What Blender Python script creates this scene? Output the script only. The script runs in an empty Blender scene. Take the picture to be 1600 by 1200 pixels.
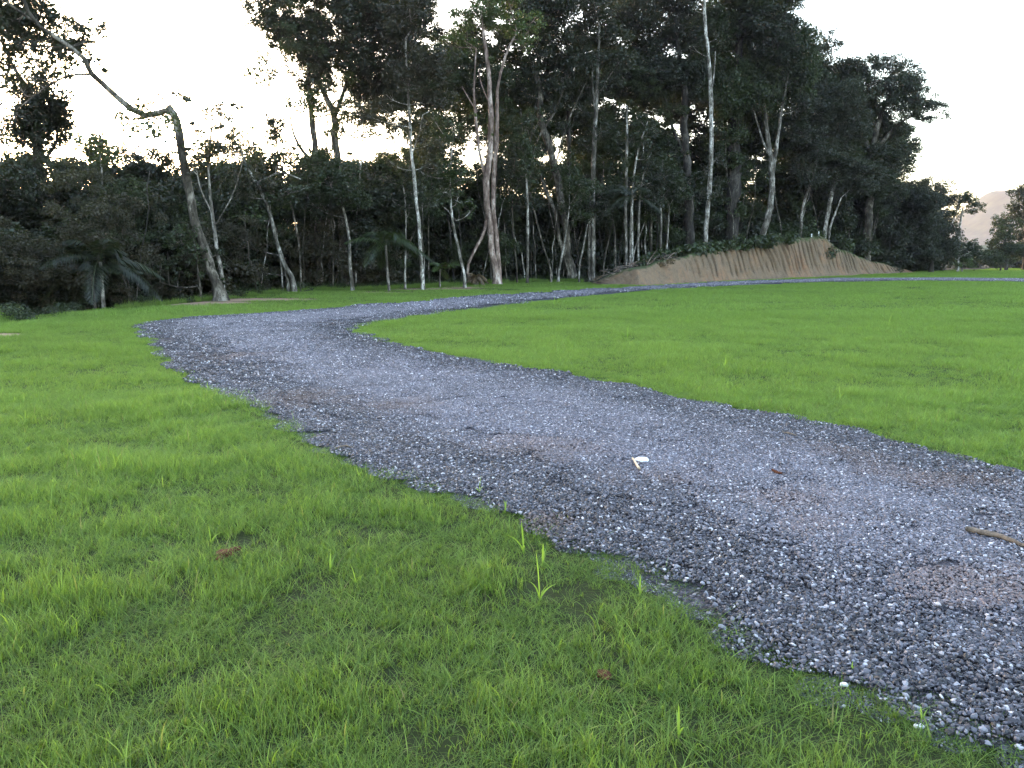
import bpy, math, random
import numpy as np
from mathutils import Vector, noise as mnoise

S = bpy.context.scene
COL = S.collection
random.seed(7); rng = np.random.default_rng(11)

# ------------------------------------------------------------------ camera
F = 1270.0                      # focal length in px of the 1600x1200 photograph
PITCH = math.atan(200 / F)      # horizon at row 400
CAMH = 1.6
cam_d = bpy.data.cameras.new('camera'); cam = bpy.data.objects.new('camera', cam_d); COL.objects.link(cam)
cam_d.sensor_width = 36; cam_d.lens = 36 * F / 1600
cam_d.clip_start = 0.05; cam_d.clip_end = 6000
cam.location = (0, 0, CAMH); cam.rotation_euler = (math.pi/2 - PITCH, 0, 0)
S.camera = cam

# ------------------------------------------------------------------ light
SUN_EL, SUN_AZ = math.radians(4.5), math.radians(-32)     # azimuth from +Y towards +X
w = bpy.data.worlds.new('World'); S.world = w; w.use_nodes = True
nt = w.node_tree; nt.nodes.clear()
sky = nt.nodes.new('ShaderNodeTexSky'); sky.sky_type = 'NISHITA'; sky.sun_disc = False
sky.sun_elevation = SUN_EL; sky.sun_rotation = SUN_AZ
sky.air_density = 1.0; sky.dust_density = 2.2; sky.ozone_density = 1.6; sky.altitude = 50
hsv = nt.nodes.new('ShaderNodeHueSaturation'); hsv.inputs['Saturation'].default_value = 0.8
bg = nt.nodes.new('ShaderNodeBackground'); bg.inputs['Strength'].default_value = 0.15
wo = nt.nodes.new('ShaderNodeOutputWorld')
nt.links.new(sky.outputs[0], hsv.inputs['Color']); nt.links.new(hsv.outputs[0], bg.inputs[0]); nt.links.new(bg.outputs[0], wo.inputs[0])
sd = bpy.data.lights.new('sun', 'SUN'); sd.energy = 0.5; sd.angle = math.radians(12); sd.color = (1, .82, .62)
sun = bpy.data.objects.new('sun', sd); COL.objects.link(sun)
sdir = Vector((math.sin(SUN_AZ)*math.cos(SUN_EL), math.cos(SUN_AZ)*math.cos(SUN_EL), math.sin(SUN_EL)))
sun.rotation_euler = sdir.to_track_quat('Z', 'Y').to_euler()
vs = S.view_settings; vs.view_transform = 'Standard'; vs.look = 'None'; vs.gamma = 1; vs.use_curve_mapping = False
vs.exposure = 4.08
S.render.engine = 'CYCLES'
S.cycles.max_bounces = 6; S.cycles.diffuse_bounces = 3; S.cycles.glossy_bounces = 2; S.cycles.transmission_bounces = 4
S.cycles.volume_bounces = 0; S.cycles.transparent_max_bounces = 4
S.cycles.use_denoising = True

# ------------------------------------------------------------------ geometry helpers
cp, sp = math.cos(PITCH), math.sin(PITCH)
def ray(px, py):
    a = (px - 800) / F; b = (600 - py) / F
    return np.array([a, cp + b * sp, -sp + b * cp])
def P(px, py, Y):
    """point seen towards (px,py) at the distance Y in front"""
    d = ray(px, py); return np.array([0, 0, CAMH]) + d * (Y / d[1])
def G(px, py, z=0.0):
    d = ray(px, py); t = (z - CAMH) / d[2]; return np.array([d[0]*t, d[1]*t])
def SY(Y): return Y / F          # metres per photo pixel at distance Y

def _h(i, j, s):
    n = (i * 374761393 + j * 668265263 + s * 1442695041) & 0xffffffff
    n = ((n ^ (n >> 13)) * 1274126177) & 0xffffffff
    return ((n ^ (n >> 16)) & 0xffff) / 65535.0
def vnoise(x, y, scale, s=0, octv=3):
    x = np.asarray(x, float) / scale; y = np.asarray(y, float) / scale
    out = np.zeros(np.broadcast(x, y).shape); amp = .5; tot = 0
    for o in range(octv):
        xi = np.floor(x).astype(np.int64); yi = np.floor(y).astype(np.int64)
        fx = x - xi; fy = y - yi; fx = fx*fx*(3-2*fx); fy = fy*fy*(3-2*fy)
        v = (_h(xi, yi, s+o)*(1-fx)+_h(xi+1, yi, s+o)*fx)*(1-fy) + (_h(xi, yi+1, s+o)*(1-fx)+_h(xi+1, yi+1, s+o)*fx)*fy
        out += v*amp; tot += amp; amp *= .5; x = x*2+17.3; y = y*2+5.1
    return out / tot
def sstep(t):
    t = np.clip(t, 0, 1); return t*t*(3-2*t)

def mesh_np(name, verts, faces, attrs=None, smooth=False):
    """faces: (N,3) or (N,4) array; attrs {name: (domain, array)}"""
    verts = np.asarray(verts, np.float32); faces = np.asarray(faces, np.int32)
    me = bpy.data.meshes.new(name); n, k = faces.shape
    me.vertices.add(len(verts)); me.vertices.foreach_set('co', verts.ravel())
    me.loops.add(n*k); me.loops.foreach_set('vertex_index', faces.ravel())
    me.polygons.add(n); me.polygons.foreach_set('loop_start', np.arange(0, n*k, k, dtype=np.int32))
    me.polygons.foreach_set('loop_total', np.full(n, k, np.int32))
    me.polygons.foreach_set('use_smooth', np.full(n, bool(smooth)))
    for an, (dom, arr) in (attrs or {}).items():
        a = me.attributes.new(an, 'FLOAT', dom); a.data.foreach_set('value', np.asarray(arr, np.float32))
    me.update(calc_edges=True); me.validate(); return me

def link(name, me, mat=None, parent=None, **props):
    o = bpy.data.objects.new(name, me); COL.objects.link(o)
    if mat is not None and not me.materials: me.materials.append(mat)
    if parent is not None: o.parent = parent
    for k, v in props.items():
        if v: o[k] = v
    return o
def empty(name, loc, **props):
    o = bpy.data.objects.new(name, None); COL.objects.link(o); o.location = loc; o.empty_display_size = .3
    for k, v in props.items():
        if v: o[k] = v
    return o

class Tubes:
    def __init__(s): s.v = []; s.f = []; s.n = 0
    def tube(s, pts, rad, sides=8, wob=0.0, cap=True):
        pts = np.asarray(pts, float); rad = np.asarray(rad, float)
        m = len(pts); tan = np.gradient(pts, axis=0); tan /= np.linalg.norm(tan, axis=1)[:, None] + 1e-9
        up = np.array([0.13, 0.97, 0.2]); a = np.cross(tan, up); a /= np.linalg.norm(a, axis=1)[:, None] + 1e-9
        b = np.cross(tan, a); th = np.arange(sides) * 2*math.pi/sides
        ring = (np.cos(th)[None, :, None]*a[:, None, :] + np.sin(th)[None, :, None]*b[:, None, :])
        r = rad[:, None] * (1 + wob * (rng.random((m, sides)) - .5) * 2)
        v = pts[:, None, :] + ring * r[:, :, None]
        s.v.append(v.reshape(-1, 3))
        i, j = np.meshgrid(np.arange(m-1), np.arange(sides), indexing='ij'); j2 = (j+1) % sides
        q = np.stack([i*sides+j, i*sides+j2, (i+1)*sides+j2, (i+1)*sides+j], -1).reshape(-1, 4) + s.n
        s.f.append(q); s.n += m*sides
        if cap:
            for base, c in ((s.n - sides, pts[-1]), (s.n - m*sides, pts[0])):
                s.v.append(c[None]); ci = s.n; s.n += 1
                jj = np.arange(sides); s.f.append(np.stack([base+jj, base+(jj+1) % sides, np.full(sides, ci), np.full(sides, ci)], -1))
    def mesh(s, name):
        f = np.concatenate(s.f); v = np.concatenate(s.v)
        me = bpy.data.meshes.new(name)
        fl = [tuple(int(q) for q in (r[:3] if r[2] == r[3] else r)) for r in f]
        me.from_pydata([tuple(map(float, p)) for p in v], [], fl)
        me.polygons.foreach_set('use_smooth', np.full(len(fl), True)); me.update(); return me

def spline(ctrl, n):
    c = np.asarray(ctrl, float)
    if len(c) == 2: return c[0] + (c[1]-c[0]) * np.linspace(0, 1, n)[:, None]
    d = np.r_[0, np.cumsum(np.linalg.norm(np.diff(c[:, :3], axis=0), axis=1))]; t = np.linspace(0, d[-1], n)
    out = np.zeros((n, c.shape[1]))
    m = np.gradient(c, d, axis=0)
    k = np.clip(np.searchsorted(d, t, side='right')-1, 0, len(d)-2); h = (d[k+1]-d[k])[:, None]; u = ((t-d[k])/(d[k+1]-d[k]))[:, None]
    out = (2*u**3-3*u**2+1)*c[k] + (u**3-2*u**2+u)*h*m[k] + (-2*u**3+3*u**2)*c[k+1] + (u**3-u**2)*h*m[k+1]
    return out

# ------------------------------------------------------------------ materials
def newmat(name):
    m = bpy.data.materials.new(name); m.use_nodes = True; t = m.node_tree; t.nodes.clear()
    out = t.nodes.new('ShaderNodeOutputMaterial'); return m, t, out
def N(t, typ, **kw):
    n = t.nodes.new(typ)
    for k, v in kw.items():
        if k in n.inputs: n.inputs[k].default_value = v
        else: setattr(n, k, v)
    return n
def ramp(t, fac, stops, interp='LINEAR'):
    r = t.nodes.new('ShaderNodeValToRGB'); e = r.color_ramp.elements; r.color_ramp.interpolation = interp
    while len(e) < len(stops): e.new(.5)
    for i, (p, c) in enumerate(stops): e[i].position = p; e[i].color = (*c, 1)
    t.links.new(fac, r.inputs[0]); return r.outputs[0]
def mixc(t, fac, a, b, blend='MIX'):
    m = t.nodes.new('ShaderNodeMix'); m.data_type = 'RGBA'; m.blend_type = blend
    for sck, v in ((m.inputs[0], fac), (m.inputs[6], a), (m.inputs[7], b)):
        if hasattr(v, 'is_linked'): t.links.new(v, sck)
        elif isinstance(v, tuple): sck.default_value = (*v, 1)
        else: sck.default_value = v
    return m.outputs[2]
def mth(t, op, a, b=0.0, clamp=False):
    m = t.nodes.new('ShaderNodeMath'); m.operation = op; m.use_clamp = clamp
    for sck, v in ((m.inputs[0], a), (m.inputs[1], b)):
        if hasattr(v, 'is_linked'): t.links.new(v, sck)
        else: sck.default_value = v
    return m.outputs[0]
def pos(t, scale=(1, 1, 1)):
    g = t.nodes.new('ShaderNodeNewGeometry'); mp = t.nodes.new('ShaderNodeMapping'); mp.inputs['Scale'].default_value = scale
    t.links.new(g.outputs['Position'], mp.inputs[0]); return mp.outputs[0]
def noise(t, vec, scale, detail=3, rough=.55, out='Fac'):
    n = t.nodes.new('ShaderNodeTexNoise'); n.inputs['Scale'].default_value = scale; n.inputs['Detail'].default_value = detail
    n.inputs['Roughness'].default_value = rough; t.links.new(vec, n.inputs['Vector']); return n.outputs[out]
def attr(t, name):
    a = t.nodes.new('ShaderNodeAttribute'); a.attribute_name = name; return a.outputs['Fac']
def principled(t, out, col, rough=.8, spec=.3, bump=None, bstr=.5, bdist=.02):
    p = t.nodes.new('ShaderNodeBsdfPrincipled'); p.inputs['Roughness'].default_value = rough; p.inputs['Specular IOR Level'].default_value = spec
    if hasattr(col, 'is_linked'): t.links.new(col, p.inputs['Base Color'])
    else: p.inputs['Base Color'].default_value = (*col, 1)
    if bump is not None:
        b = t.nodes.new('ShaderNodeBump'); b.inputs['Strength'].default_value = bstr; b.inputs['Distance'].default_value = bdist
        t.links.new(bump, b.inputs['Height']); t.links.new(b.outputs[0], p.inputs['Normal'])
    t.links.new(p.outputs[0], out.inputs[0]); return p

def leaf_mat(name, dark, mid, light, trans=.35, spec=.045):
    m, t, o = newmat(name); oi = t.nodes.new('ShaderNodeObjectInfo')
    tone = mth(t, 'ADD', attr(t, 'tone'), mth(t, 'MULTIPLY', mth(t, 'SUBTRACT', oi.outputs['Random'], .5), .45), True)
    c = ramp(t, tone, [(0, dark), (.55, mid), (1, light)])
    n = noise(t, pos(t), .35, 2); c = mixc(t, mth(t, 'MULTIPLY', n, .5), c, mid, 'MIX')
    d = N(t, 'ShaderNodeBsdfDiffuse'); tr = N(t, 'ShaderNodeBsdfTranslucent'); g = N(t, 'ShaderNodeBsdfGlossy', Roughness=.38)
    t.links.new(c, d.inputs[0]); t.links.new(mixc(t, .5, c, (.13, .17, .03)), tr.inputs[0])
    mx = N(t, 'ShaderNodeMixShader'); mx.inputs[0].default_value = trans
    t.links.new(d.outputs[0], mx.inputs[1]); t.links.new(tr.outputs[0], mx.inputs[2])
    m2 = N(t, 'ShaderNodeMixShader'); m2.inputs[0].default_value = spec
    t.links.new(mx.outputs[0], m2.inputs[1]); t.links.new(g.outputs[0], m2.inputs[2]); t.links.new(m2.outputs[0], o.inputs[0])
    return m
LEAF = {
    'dark': leaf_mat('leaf_dark', (0.0065, 0.0087, 0.0040), (0.0140, 0.0194, 0.0072), (0.0346, 0.0466, 0.0144), .15),
    'green': leaf_mat('leaf_green', (0.0097, 0.0155, 0.0048), (0.0216, 0.0340, 0.0096), (0.0562, 0.0815, 0.0216), .22),
    'olive': leaf_mat('leaf_olive', (0.0140, 0.0126, 0.0056), (0.0292, 0.0252, 0.0120), (0.0670, 0.0563, 0.0272), .22),
    'bright': leaf_mat('leaf_bright', (0.0238, 0.0407, 0.0096), (0.0454, 0.0757, 0.0176), (0.0972, 0.1406, 0.0320), .28),
    'grey': leaf_mat('leaf_grey', (0.0097, 0.0126, 0.0064), (0.0194, 0.0243, 0.0120), (0.0454, 0.0524, 0.0264), .18),
    'dry': leaf_mat('leaf_dry', (0.0648, 0.0436, 0.0240), (0.1296, 0.0873, 0.0480), (0.2160, 0.1455, 0.0800), .2),
}
def grass_mat():
    m, t, o = newmat('grass_blades')
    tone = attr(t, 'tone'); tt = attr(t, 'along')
    p = pos(t)
    big = noise(t, p, .55, 3); fine = noise(t, p, 2.3, 3)
    base = mixc(t, ramp(t, big, [(.4, (0, 0, 0)), (.6, (1, 1, 1))]), (.066, .160, .026), (.152, .295, .050))
    wide = noise(t, p, .11, 4, .65); base = mixc(t, ramp(t, wide, [(.42, (0, 0, 0)), (.66, (.45, .45, .45))]), base, (.20, .235, .060))
    base = mixc(t, ramp(t, fine, [(.35, (0, 0, 0)), (.7, (1, 1, 1))]), base, (.190, .320, .050))
    ya = t.nodes.new('ShaderNodeAttribute'); ya.attribute_name = 'young'; ya.attribute_type = 'INSTANCER'  # painted backlight amount per patch plus random tone, not plant age
    base = mixc(t, ya.outputs['Fac'], mixc(t, .6, base, (.026, .092, .008)), mixc(t, .6, base, (.25, .42, .10)))  # dark near and pale far: backlit look put into the blade colour
    c = mixc(t, tone, mixc(t, .8, base, (.010, .036, .006)), mixc(t, .5, base, (.32, .48, .07)))
    c = mixc(t, ramp(t, tone, [(.0, (1, 1, 1)), (.035, (0, 0, 0))], 'CONSTANT'), c, (.20, .17, .07))
    c = mixc(t, ramp(t, tt, [(0, (.75, .75, .75)), (.5, (0, 0, 0))]), c, (.030, .036, .012))  # lower half darkened: shade between blades painted in, over a dull dead base
    d = N(t, 'ShaderNodeBsdfDiffuse'); tr = N(t, 'ShaderNodeBsdfTranslucent'); g = N(t, 'ShaderNodeBsdfGlossy', Roughness=.5)
    t.links.new(c, d.inputs[0]); t.links.new(mixc(t, .35, c, (.42, .62, .05)), tr.inputs[0])
    mx = N(t, 'ShaderNodeMixShader'); mx.inputs[0].default_value = .5
    t.links.new(d.outputs[0], mx.inputs[1]); t.links.new(tr.outputs[0], mx.inputs[2])
    m2 = N(t, 'ShaderNodeMixShader'); m2.inputs[0].default_value = .03
    t.links.new(mx.outputs[0], m2.inputs[1]); t.links.new(g.outputs[0], m2.inputs[2]); t.links.new(m2.outputs[0], o.inputs[0])
    return m
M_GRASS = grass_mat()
def jgrid(x0, x1, y0, y1, dens):
    st = 1/math.sqrt(dens); a, b = np.meshgrid(np.arange(x0, x1, st), np.arange(y0, y1, st)); a = a.ravel(); b = b.ravel()
    return a + rng.uniform(-.5, .5, len(a))*st, b + rng.uniform(-.5, .5, len(b))*st

def bark_mat(name, a, b, c, scale=3.0, hi=.62):
    m, t, o = newmat(name); p = pos(t, (1, 1, .45))
    n1 = noise(t, p, scale, 4, .65); n2 = noise(t, p, scale*3.7, 4, .7)
    col = ramp(t, n1, [(.38, a), (.52, b), (hi, c)])
    col = mixc(t, ramp(t, n2, [(.5, (0, 0, 0)), (.62, (1, 1, 1))]), col, a)
    principled(t, o, col, .9, .15, n2, .8, .03); return m
BARK = {
    'pale': bark_mat('bark_pale', (.05, .044, .035), (.16, .145, .125), (.40, .375, .335)),
    'white': bark_mat('bark_white', (.07, .062, .05), (.27, .25, .22), (.60, .575, .53), 4),
    'pink': bark_mat('bark_pink', (.11, .075, .062), (.27, .20, .17), (.50, .41, .36), 2.2),
    'grey': bark_mat('bark_grey', (.03, .026, .02), (.09, .078, .062), (.24, .215, .18), 2.5),
    'dark': bark_mat('bark_dark', (.022, .02, .018), (.045, .04, .034), (.09, .08, .07), 2.5),
    'dead': bark_mat('bark_dead', (.09, .06, .045), (.2, .15, .12), (.36, .30, .25), 5),
}

def soil_mat():      # ground sheet: lawn thatch, forest litter, bare earth
    m, t, o = newmat('ground_soil'); p = pos(t)
    n1 = noise(t, p, .6, 4); n2 = noise(t, p, 22, 4, .7); n3 = noise(t, p, 3, 4, .6)
    lawn = mixc(t, n2, (.016, .019, .008), (.040, .052, .016))
    lawn = mixc(t, ramp(t, n1, [(.4, (0, 0, 0)), (.7, (1, 1, 1))]), lawn, (.030, .040, .014))
    forest = mixc(t, n3, (.018, .014, .010), (.055, .042, .028))
    dirt = mixc(t, n2, (.20, .12, .075), (.38, .27, .19))
    fz = ramp(t, mth(t, 'ADD', attr(t, 'forest'), mth(t, 'MULTIPLY', mth(t, 'SUBTRACT', n3, .5), .8)), [(.42, (0, 0, 0)), (.58, (1, 1, 1))])
    dz = ramp(t, mth(t, 'ADD', attr(t, 'dirt'), mth(t, 'MULTIPLY', mth(t, 'SUBTRACT', n3, .5), .9)), [(.42, (0, 0, 0)), (.6, (1, 1, 1))])
    c = mixc(t, fz, lawn, forest); c = mixc(t, dz, c, dirt)
    principled(t, o, c, .95, .1, n2, .6, .03); return m
def gravel_col(t, rnd, p, inst):
    n1 = noise(t, p, .9, 4, .6); n3 = noise(t, p, 1.6, 4, .65)
    def at(nm):
        a = t.nodes.new('ShaderNodeAttribute'); a.attribute_name = nm; a.attribute_type = 'INSTANCER' if inst else 'GEOMETRY'; return a.outputs['Fac']
    c = ramp(t, rnd, [(0, (.014, .0128, .0165)), (.3, (.029, .027, .035)), (.6, (.056, .053, .068)), (.82, (.115, .109, .135)), (.945, (.21, .202, .232)), (.99, (.50, .48, .51))])
    dust = ramp(t, mth(t, 'ADD', at('dust'), mth(t, 'MULTIPLY', mth(t, 'SUBTRACT', n3, .5), .7)), [(.25, (0, 0, 0)), (.75, (1, 1, 1))])
    c = mixc(t, mth(t, 'MULTIPLY', dust, .42), c, (.135, .078, .055))
    fine = ramp(t, mth(t, 'ADD', at('worn'), mth(t, 'MULTIPLY', mth(t, 'SUBTRACT', n1, .5), .9)), [(.25, (0, 0, 0)), (.85, (1, 1, 1))])
    return mixc(t, mth(t, 'MULTIPLY', fine, .8), c, (.088, .080, .096), 'ADD')
def stone_mat():
    m, t, o = newmat('gravel_stones'); g = t.nodes.new('ShaderNodeNewGeometry')
    oi = t.nodes.new('ShaderNodeObjectInfo')
    r = mth(t, 'FRACT', mth(t, 'ADD', g.outputs['Random Per Island'], oi.outputs['Random']))
    c = gravel_col(t, r, pos(t), True); principled(t, o, c, .58, .5, noise(t, pos(t), 160, 3), .4, .004); return m
def road_mat():
    m, t, o = newmat('gravel_bed'); p = pos(t)
    v = N(t, 'ShaderNodeTexVoronoi', Scale=55.0); t.links.new(p, v.inputs['Vector'])
    s = t.nodes.new('ShaderNodeSeparateColor'); t.links.new(v.outputs['Color'], s.inputs[0])
    c = gravel_col(t, s.outputs[0], p, False)
    c = mixc(t, .5, c, (.035, .034, .040))
    inv = mth(t, 'SUBTRACT', 1.0, v.outputs['Distance'])
    principled(t, o, c, .9, .2, inv, 1, .015); return m
def earth_mat():
    m, t, o = newmat('bank_earth'); p = pos(t)
    n1 = noise(t, p, .35, 4); n2 = noise(t, p, 3.2, 5, .65); n3 = noise(t, p, 14, 4, .7)
    c = ramp(t, n1, [(.3, (.11, .080, .054)), (.5, (.185, .125, .082)), (.7, (.24, .125, .07))])
    c = mixc(t, ramp(t, n2, [(.35, (1, 1, 1)), (.6, (0, 0, 0))]), c, (.125, .095, .068))
    c = mixc(t, ramp(t, n3, [(.5, (0, 0, 0)), (.8, (1, 1, 1))]), c, (.28, .215, .145))
    c = mixc(t, ramp(t, mth(t, 'MULTIPLY', attr(t, 'veg'), n2), [(.32, (0, 0, 0)), (.5, (1, 1, 1))]), c, (.055, .07, .03))
    principled(t, o, c, .95, .1, n3, .7, .05); return m
def simple_mat(name, a, b, scale=8, rough=.8, spec=.3):
    m, t, o = newmat(name); n = noise(t, pos(t), scale, 4, .65)
    principled(t, o, ramp(t, n, [(.35, a), (.65, b)]), rough, spec, n, .5, .005); return m
M_SOIL, M_STONE, M_ROAD, M_EARTH = soil_mat(), stone_mat(), road_mat(), earth_mat()
M_WHITE_STONE = simple_mat('white_stone', (.55, .54, .54), (.8, .79, .8), 30)
M_WOOD_PALE = simple_mat('split_wood', (.42, .30, .19), (.66, .52, .38), 40)
M_STICK = simple_mat('weathered_stick', (.075, .055, .042), (.22, .165, .125), 30)
M_CLOD = simple_mat('red_clod', (.05, .022, .014), (.12, .045, .026), 30, .95, .1)
M_PEG = simple_mat('peg_paint', (.6, .6, .58), (.8, .8, .78), 20)
M_HILL = simple_mat('hill_forest', (.035, .05, .03), (.07, .085, .045), .06, .95, .1)

# ------------------------------------------------------------------ outlines on the ground (from the photograph)
OUT_PX = [(2900, 1750), (2100, 1400), (1750, 1250), (1600, 1185), (1440, 1112), (1290, 1050), (1180, 1000), (1060, 935), (960, 872), (870, 830), (790, 788), (700, 760), (600, 732), (520, 700),
          (440, 652), (360, 612), (300, 580), (258, 548), (238, 524), (218, 512), (240, 505), (300, 498), (400, 491), (500, 485), (600, 476), (700, 469), (800, 462), (900, 455), (1000, 449.5),
          (1100, 443), (1200, 439), (1300, 436), (1450, 435.5), (1600, 436.5), (2000, 440), (2600, 446)]
IN_PX = [(5200, 1750), (3000, 1080), (2000, 840), (1600, 748), (1500, 724), (1350, 686), (1200, 652), (1050, 622), (930, 598), (830, 580), (720, 560), (620, 540), (560, 526), (540, 518), (545, 512),
         (600, 502), (700, 487), (800, 476), (900, 465), (1000, 455.5), (1100, 449.5), (1200, 445), (1300, 441), (1450, 439.5), (1600, 441), (2000, 446), (2600, 454)]
OUTW = np.array([G(*p) for p in OUT_PX]); INW = np.array([G(*p) for p in IN_PX])
def densify(pl, n): return spline(pl, n)
def inside(poly, x, y):
    x = np.asarray(x); y = np.asarray(y); r = np.zeros(x.shape, bool)
    x1, y1 = poly[:, 0], poly[:, 1]; x2, y2 = np.roll(x1, -1), np.roll(y1, -1)
    for a, b, c, d in zip(x1, y1, x2, y2):
        if b == d: continue
        m = ((b > y) != (d > y)) & (x < (c-a)*(y-b)/(d-b)+a); r ^= m
    return r
def dist_poly(pl, x, y):
    best = np.full(np.shape(x), 1e9)
    for (a, b), (c, d) in zip(pl[:-1], pl[1:]):
        L = (c-a)**2+(d-b)**2; t = np.clip(((x-a)*(c-a)+(y-b)*(d-b))/L, 0, 1)
        best = np.minimum(best, np.hypot(x-a-t*(c-a), y-b-t*(d-b)))
    return best
ROADPOLY = np.concatenate([OUTW, INW[::-1]])

FOR_PX = [(-400, 560), (-150, 520), (0, 500), (100, 491), (200, 482), (280, 474), (345, 467), (460, 456), (600, 452), (700, 447), (780, 442), (850, 441), (900, 441)]
FW = np.array([G(*p) for p in FOR_PX]); FW = np.vstack([[-90, 2], [-40, 8], FW]); 
BK_PX = [(925, 443), (940, 445.5), (1000, 447.5), (1100, 441.5), (1200, 436.5), (1300, 432), (1425, 426.5), (1500, 424), (1600, 420), (1800, 419), (2200, 419)]
BW = np.array([G(*p) for p in BK_PX])
TOPS = [(940, 444, 44.5), (960, 430, 45), (1000, 417, 46), (1060, 401, 48.5), (1150, 386, 53), (1250, 375, 60), (1298, 367, 65), (1318, 384, 66), (1350, 402, 70), (1400, 416, 76), (1430, 424, 79)]
TW = np.array([P(*p) for p in TOPS]); TW[:, 2] = np.maximum(TW[:, 2], .02)
_fx = np.concatenate([FW, BW]); _fx = _fx[np.argsort(_fx[:, 0])]
def fore(x): return np.interp(x, _fx[:, 0], _fx[:, 1])          # where the lawn ends
_hx = np.arange(TW[0, 0]-2, TW[-1, 0]+2, .1); _hz = np.convolve(np.interp(_hx, TW[:, 0], TW[:, 2], left=0, right=0), np.hanning(17)/np.hanning(17).sum(), 'same')
def bankH(x): return np.interp(x, _hx, _hz, left=0, right=0)
def slopeW(x): return .9 + bankH(x) * .5
def rough_z(x, y): return (vnoise(x, y, 2.5, 3) - .5) * .07
def terrain(x, y):
    x = np.asarray(x, float); y = np.asarray(y, float)
    d = (y - fore(x)) * .75
    drop = np.interp(x, [-60, -11, -8, 0, 5, 7], [3.2, 3.0, 1.6, .5, .3, 0])
    z = -drop * sstep(d / 9)
    z = z + bankH(x) * sstep((y - fore(x)) / slopeW(x)) - np.where((bankH(x) > .05) & (y > fore(x)), .9, 0)
    z = z + rough_z(x, y)
    z = z + np.where(y > 110, 1, 0) * 0
    return z

# ------------------------------------------------------------------ ground sheet
def axis(lo, hi, step, far, g=1.35):
    a = list(np.arange(lo, hi + 1e-6, step)); s = step; q = lo
    left = []
    while q > -far: s *= g; q -= s; left.append(q)
    s = step; q = hi; right = []
    while q < far: s *= g; q += s; right.append(q)
    return np.array(left[::-1] + a + right)
gx, gy = axis(-24, 50, .25, 1700), axis(-4, 84, .25, 1700)
X, Y = np.meshgrid(gx, gy, indexing='ij'); Z = terrain(X, Y)
DIRT = [(320, 473, 2.4, 1.1), (400, 468, 2.8, 1.2), (290, 477, 1.2, .8), (680, 452, 3.0, 1.1), (740, 449, 2.4, 1.1), (600, 457, 1.6, .8), (0, 524, .6, .5)]
TH = G(352, 856)
DC = [(*G(a, b), rx, ry) for a, b, rx, ry in DIRT]
def dirt(x, y):
    r = np.zeros(np.shape(x))
    for cx, cy, rx, ry in DC:
        r = np.maximum(r, 1.3 * (1 - np.hypot((x-cx)/rx, (y-cy)/ry) * .75))
    return np.clip(r, 0, 1)
_nr = (X > -24) & (X < 50) & (Y > -4) & (Y < 84); _rp = np.zeros(X.shape); _rp[_nr] = np.where(inside(ROADPOLY, X[_nr], Y[_nr]), np.clip((np.minimum(dist_poly(OUTW, X[_nr], Y[_nr]), dist_poly(INW, X[_nr], Y[_nr]))-.1)*.3, 0, .04), 0); Z = Z - _rp
fz = np.clip((Y - fore(X)) * .6 + .1, 0, 1); fz = np.where((X > TW[-1, 0]), np.clip((Y - fore(X) - 3) * .3, 0, 1), fz)
nx, ny = X.shape; idx = np.arange(nx*ny).reshape(nx, ny)
faces = np.stack([idx[:-1, :-1], idx[1:, :-1], idx[1:, 1:], idx[:-1, 1:]], -1).reshape(-1, 4)
gm = mesh_np('ground', np.stack([X, Y, Z], -1).reshape(-1, 3), faces, {'forest': ('POINT', fz.ravel()), 'dirt': ('POINT', dirt(X, Y).ravel())}, True)
link('ground', gm, M_SOIL, kind='structure')

# ------------------------------------------------------------------ gravel road
def resample(pl, n):
    d = np.r_[0, np.cumsum(np.linalg.norm(np.diff(pl, axis=0), axis=1))]; t = np.linspace(0, d[-1], n)
    return np.stack([np.interp(t, d, pl[:, 0]), np.interp(t, d, pl[:, 1])], -1)
oc, ic = OUT_PX.index((218, 512)), IN_PX.index((540, 518))
A = np.vstack([resample(OUTW[:oc+1], 160), resample(OUTW[oc:], 200)[1:]])
B = np.vstack([resample(INW[:ic+1], 160), resample(INW[ic:], 200)[1:]])
def worn(x, y):
    d = np.minimum(dist_poly(OUTW, x, y), dist_poly(INW, x, y)); return np.clip((d-.25)/1.1, 0, 1)*.75
DUST_PX = [(850, 700, .5, .25), (900, 712, .35, .2), (480, 626, .5, .4), (620, 640, .4, .3), (1240, 790, .35, .16), (1285, 832, .25, .12), (1330, 850, .12, .08), (1480, 705, .3, .12), (1560, 912, .3, .14), (1500, 930, .3, .12), (850, 812, .22, .16), (880, 828, .18, .12), (1300, 715, .3, .15), (1440, 760, .5, .2), (380, 560, .6, .5), (1040, 760, .3, .15)]
DUSTC = [(*G(a, b), rx*1.25, ry*1.5) for a, b, rx, ry in DUST_PX]
def dust(x, y):
    r = np.zeros(np.shape(x))
    for cx, cy, rx, ry in DUSTC: r = np.maximum(r, np.exp(-((x-cx)/rx)**2 - ((y-cy)/ry)**2))
    return r*.75
ks = np.linspace(0, 1, 24)[None, :, None]
R = A[:, None, :] * (1-ks) + B[:, None, :] * ks
crown = np.sin(np.linspace(0, 1, 24) * math.pi)[None, :] ** .6 * .05
RZ = None
def roadz(x, y):
    d = np.minimum(dist_poly(OUTW, x, y), dist_poly(INW, x, y)); return terrain(x, y) + .012 + .04 * sstep(d/1.3)
RZ = roadz(R[..., 0], R[..., 1]); rn, rm = RZ.shape; ridx = np.arange(rn*rm).reshape(rn, rm)
rf = np.stack([ridx[:-1, :-1], ridx[:-1, 1:], ridx[1:, 1:], ridx[1:, :-1]], -1).reshape(-1, 4)
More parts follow.
